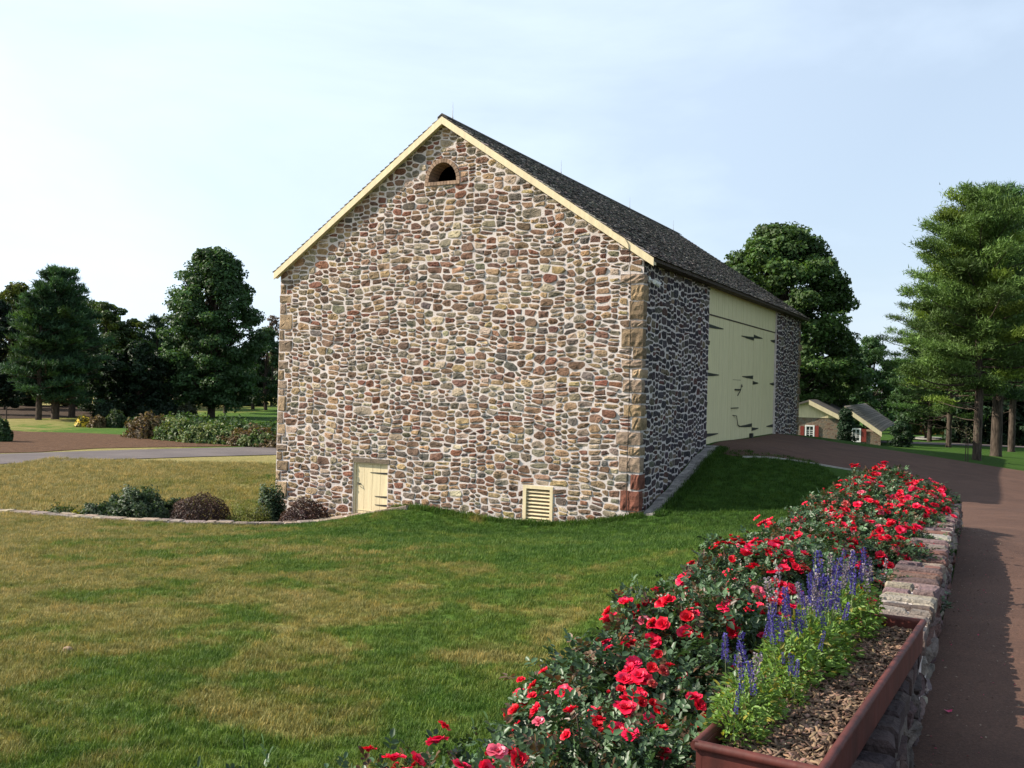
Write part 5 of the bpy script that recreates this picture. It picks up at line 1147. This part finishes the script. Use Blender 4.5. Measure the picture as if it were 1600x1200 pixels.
def rose_bush(x, y, Wd, H, zb, rz, nb, v, label, top=False):
    root = tag(empty('rose_bush', (x, y, zb), rz), label, 'rose bush', 'rose bushes along the garden wall')
    sx, sy, sz = Wd / 1.05, Wd / 1.05, H
    f = bpy.data.objects.new('foliage', fol_me[v % 4]); C.objects.link(f); f.parent = root; f.scale = (sx, sy, sz)
    c_ = bpy.data.objects.new('canes', cane_me[v % 2]); C.objects.link(c_); c_.parent = root; c_.scale = (sx, sy, sz)
    nc = max(3, int(nb / 3)); cnt = 0
    while cnt < nb:
        d = unit(ro.normal(size=3)); d[2] = abs(d[2]) * 1.1 + .1; wv = np.array([-.25, -.5]); d[0] += math.cos(-rz) * wv[0] - math.sin(-rz) * wv[1]; d[1] += math.sin(-rz) * wv[0] + math.cos(-rz) * wv[1]; d = unit(ro.normal(size=3) * [.55, .55, .3] + [0, 0, 1.1]) if top else unit(d); base = d * [Wd / 2 * 1.03, Wd / 2 * 1.18, H * .5 * 1.05] + [0, 0, H * .5]; k_ = int(ro.integers(1, 5))
        if ro.random() < .12: base = base + [0, 0, ro.uniform(.05, .14)]
        for _ in range(min(k_, nb - cnt)):
            b = bpy.data.objects.new('bloom', bud if ro.random() < .1 else bl_near[ro.choice(6, p=[.30, .27, .10, .24, .03, .06])]); C.objects.link(b); b.parent = root
            b.location = base + ro.normal(size=3) * [.038, .038, .02]; dirb = Vector(unit(d + ro.normal(size=3) * .35 + np.array([0, 0, .45]))); q = dirb.to_track_quat('Z', 'Y') @ Matrix.Rotation(ro.uniform(0, 6.28), 4, 'Z').to_quaternion(); b.rotation_mode = 'QUATERNION'; b.rotation_quaternion = q
            s = ro.uniform(.75, 1.2) * (.74 if y < 4.5 else .95); b.scale = (s, s, s * .9); cnt += 1
    return root
specs = []   # s along wall, offset, width, top z, blooms
for i, s in enumerate(np.arange(-3.15, 8.6, .78)):
    specs.append((s, -.98 + .06 * math.sin(i * 2.1), .98 + .12 * math.sin(i * 1.3), (.62 + .05 * math.sin(i * 2.7)), min(99, 84 + i * 6)))
for i, (s, off, Wd, zt, nb) in enumerate(specs):
    x, y = wl(s, off); zb = g1(x, y) - .12
    if i >= 7: zt -= .05
    if i == 0: Wd = .66; zt = .46; x += .24
    if i == 1: x += .14; zt = .54; Wd = .84
    if i == 2: x += .06; zt = .57
    rose_bush(x, y, Wd, zt - zb, zb, ro.uniform(-.4, .4) - .46, nb, i, ORD[i] + ' red rose bush of the long row left of the garden wall')
j = 0
for s in (1.7, 2.7, 3.7, 4.6, 5.5, 6.4, 7.3, 8.1):
    x, y = wl(s, -.50 + .04 * math.sin(s * 5)); zb = g1(x, y) - .05
    rose_bush(x, y, .8, .50 - zb - (.1 if s < 2 else 0), zb, ro.uniform(0, 6), 72, j + 2, ORD[j] + ' rose bush of the short row spilling over the far part of the garden wall'); j += 1
for (x, y, Wd, zt, nb, lb) in ((-.20, 2.86, .84, .47, 34, 'rose bush at the very bottom edge with a few blooms showing'), (-.78, 2.62, .5, .49, 5, 'rose shoots with dark leaves poking in at the bottom left')):
    zb = g1(x, y) - .1; rose_bush(x, y, Wd, zt - zb, zb, 1.0, nb, 1, lb, top=True)

# ------------------------------------------------------------------ salvia
sv = np.random.default_rng(31)
def salvia_foliage(n=800):
    d = rand_dirs(n, sv); d[:, 2] = np.abs(d[:, 2]); r = .35 + .65 * sv.random((n, 1)) ** .6; P = d * r * [.17, .17, .34]; T_ = unit(d * [1, 1, .4] + sv.normal(size=(n, 3)) * .45 + [0, 0, .2]); N_ = unit(np.cross(T_, rand_dirs(n, sv))); N_ = unit(np.where(N_[:, 2:3] < 0, -N_, N_) + [0, 0, .5])
    V = leaflet_mesh(P, N_, T_, sv.uniform(.03, .055, n), .38); c = np.where(sv.random((n, 1)) < .12, np.array([[.28, .26, .05]]), np.array([[.14, .235, .055]])) * sv.uniform(.55, 1.45, (n, 1)); return fast('foliage', V, LK, c, M['salvia'], link=False).data
def salvia_spike(col, hgt, n=90):
    t = sv.random(n); a = sv.uniform(0, 6.28, n); r = .008 * (1.15 - t * .7); P = np.stack([np.cos(a) * r, np.sin(a) * r, .10 + t * hgt], 1); T_ = unit(np.stack([np.cos(a), np.sin(a), np.full(n, .5)], 1)); N_ = unit(np.cross(T_, [0.0, 0, 1]))
    V1 = leaflet_mesh(P, N_, T_, sv.uniform(.006, .013, n), .8); V2 = leaflet_mesh(P, unit(np.cross(N_, T_)), T_, sv.uniform(.006, .013, n), .8); cc = np.array(col)[None] * sv.uniform(.6, 1.4, (n, 1))
    m = 6; S = []; 
    for i in range(m):
        z0, z1 = -.08 + (hgt + .18) * i / m, -.08 + (hgt + .18) * (i + 1) / m; S.append([(-.0016, 0, z0), (.0016, 0, z0), (.0016, 0, (z0 * .5 + z1 * .5)), (.0014, 0, z1), (-.0014, 0, z1), (-.0016, 0, (z0 + z1) / 2)])
    V = np.concatenate([V1, V2, np.array(S)]); Cc = np.concatenate([cc, cc, np.tile([[.10, .12, .06]], (m, 1))]); return fast('flower_spike', V, LK, np.clip(Cc, .003, .9), M['petal'], link=False).data
sal_f = [salvia_foliage() for _ in range(3)]; sal_s = [salvia_spike((.075, .065, .27), .15), salvia_spike((.10, .085, .32), .11), salvia_spike((.06, .055, .22), .14, 70), salvia_spike((.30, .27, .30), .15, 50)]
def salvia(x, y, z, sc, ns, v, label):
    root = tag(empty('salvia_plant', (x, y, z), sv.uniform(0, 6)), label, 'salvia', 'blue salvia plants in the trough bed')
    f = bpy.data.objects.new('foliage', sal_f[v % 3]); C.objects.link(f); f.parent = root; f.scale = (sc * .95, sc * .95, sc * .84)
    for i in range(ns):
        s_ = bpy.data.objects.new('flower_spike', sal_s[sv.choice(4, p=[.28, .24, .20, .28])]); C.objects.link(s_); s_.parent = root; a = sv.uniform(0, 6.28); r = .14 * math.sqrt(sv.random()); s_.location = (r * math.cos(a), r * math.sin(a), .17 * sc); s_.rotation_euler = (sv.normal() * .13, sv.normal() * .13, sv.uniform(0, 6)); k_ = sc * sv.uniform(.62, 1.12); s_.scale = (k_, k_, k_)
n_in = 9
for i in range(n_in):
    t = i / (n_in - 1); p = T0 + td * (.22 + (Lt - .30) * t) - tp * (TW * (.86 - .0 * t) + .03 * math.sin(i * 2.3)); salvia(p[0], p[1], TRZ - .07, .74 + .12 * math.sin(i * 1.9) + (.1 if i > 2 else -.12), 5 if i < 3 else 13, i, ORD[i] + ' blue salvia plant growing along the rose side of the red trough')
for i, (s, off) in enumerate(((.15, -.58), (.5, -.62), (.85, -.55), (1.2, -.6), (-.15, -.66), (.35, -.75), (.8, -.8))):
    x, y = wl(s, off); salvia(x, y, g1(x, y) + .12, 1.0, 13, i, ORD[i] + ' taller blue salvia planted in the bed just past the end of the trough')

# ------------------------------------------------------------------ small things
lt = np.random.default_rng(8); n = 900; s_l = lt.uniform(-3, 9, n); o_l = .03 + np.abs(lt.normal(size=n)) * .28 + (lt.random(n) < .25) * lt.uniform(0, 3, n)
px_l = W0[0] + WD[0] * s_l + WP[0] * o_l; py_l = W0[1] + WD[1] * s_l + WP[1] * o_l
Pl = np.stack([px_l, py_l, gm(px_l, py_l) + .034], 1); Nl = unit(lt.normal(size=(n, 3)) * .25 + [0, 0, 1]); kk_ = lt.random((n, 1))
cl = np.where(kk_ < .6, np.array([[.10, .065, .04]]), np.where(kk_ < .85, np.array([[.25, .2, .14]]), np.array([[.5, .03, .1]]))) * lt.uniform(.6, 1.3, (n, 1))
tag(fast('leaf_litter', leaf_quads(Pl, Nl, lt.uniform(.006, .02, n), lt, .6, .1), [(0, 1, 2, 3)], cl, M['petal']), 'scattered crumbs of bark, dead leaf and petal on the driveway along the wall foot', 'litter', kind='stuff')
for i, (px, py, lb) in enumerate(((1481, 1125, 'pink rose petal fallen on the shaded asphalt, nearest the bottom'), (1456, 1042, 'dark red petal lying on the shaded asphalt near the trough'), (1484, 891, 'pale pink petal on the sunlit asphalt by the wall foot'))):
    x, y = on(px, py); m = MB(); n = 7; vs = [(.022 * math.cos(2 * math.pi * k_ / n), .015 * math.sin(2 * math.pi * k_ / n), .006 + .006 * math.cos(4 * math.pi * k_ / n)) for k_ in range(n)] + [(0, 0, .001)]
    m.add(vs, [(k_, (k_ + 1) % n, n) for k_ in range(n)], (.6, .05, .16) if i != 1 else (.35, .01, .03)); o = m.build('rose_petal', M['petal']); o.location = (x, y, g1(x, y) + .034); o.rotation_euler[2] = i; tag(o, lb, 'petal')
x, y = on(105, 1020); m = MB(); vs = []; 
for i in range(5):
    for k_ in range(8): ph2 = math.pi * (i + .5) / 10; vs.append((.055 * math.cos(ph2) * math.cos(k_ * .785), .04 * math.cos(ph2) * math.sin(k_ * .785), .035 * math.sin(ph2) * 1.2 + .004 * math.sin(k_ * 3)))
m.add(vs, [(i * 8 + k_, i * 8 + (k_ + 1) % 8, (i + 1) * 8 + (k_ + 1) % 8, (i + 1) * 8 + k_) for i in range(4) for k_ in range(8)] + [tuple(range(32, 40))], (.35, .25, .18), smooth=True); o = m.build('small_stone', M['stone']); o.location = (x, y, g1(x, y) + .01); tag(o, 'small tan stone lying alone in the dry grass at the left', 'stone')
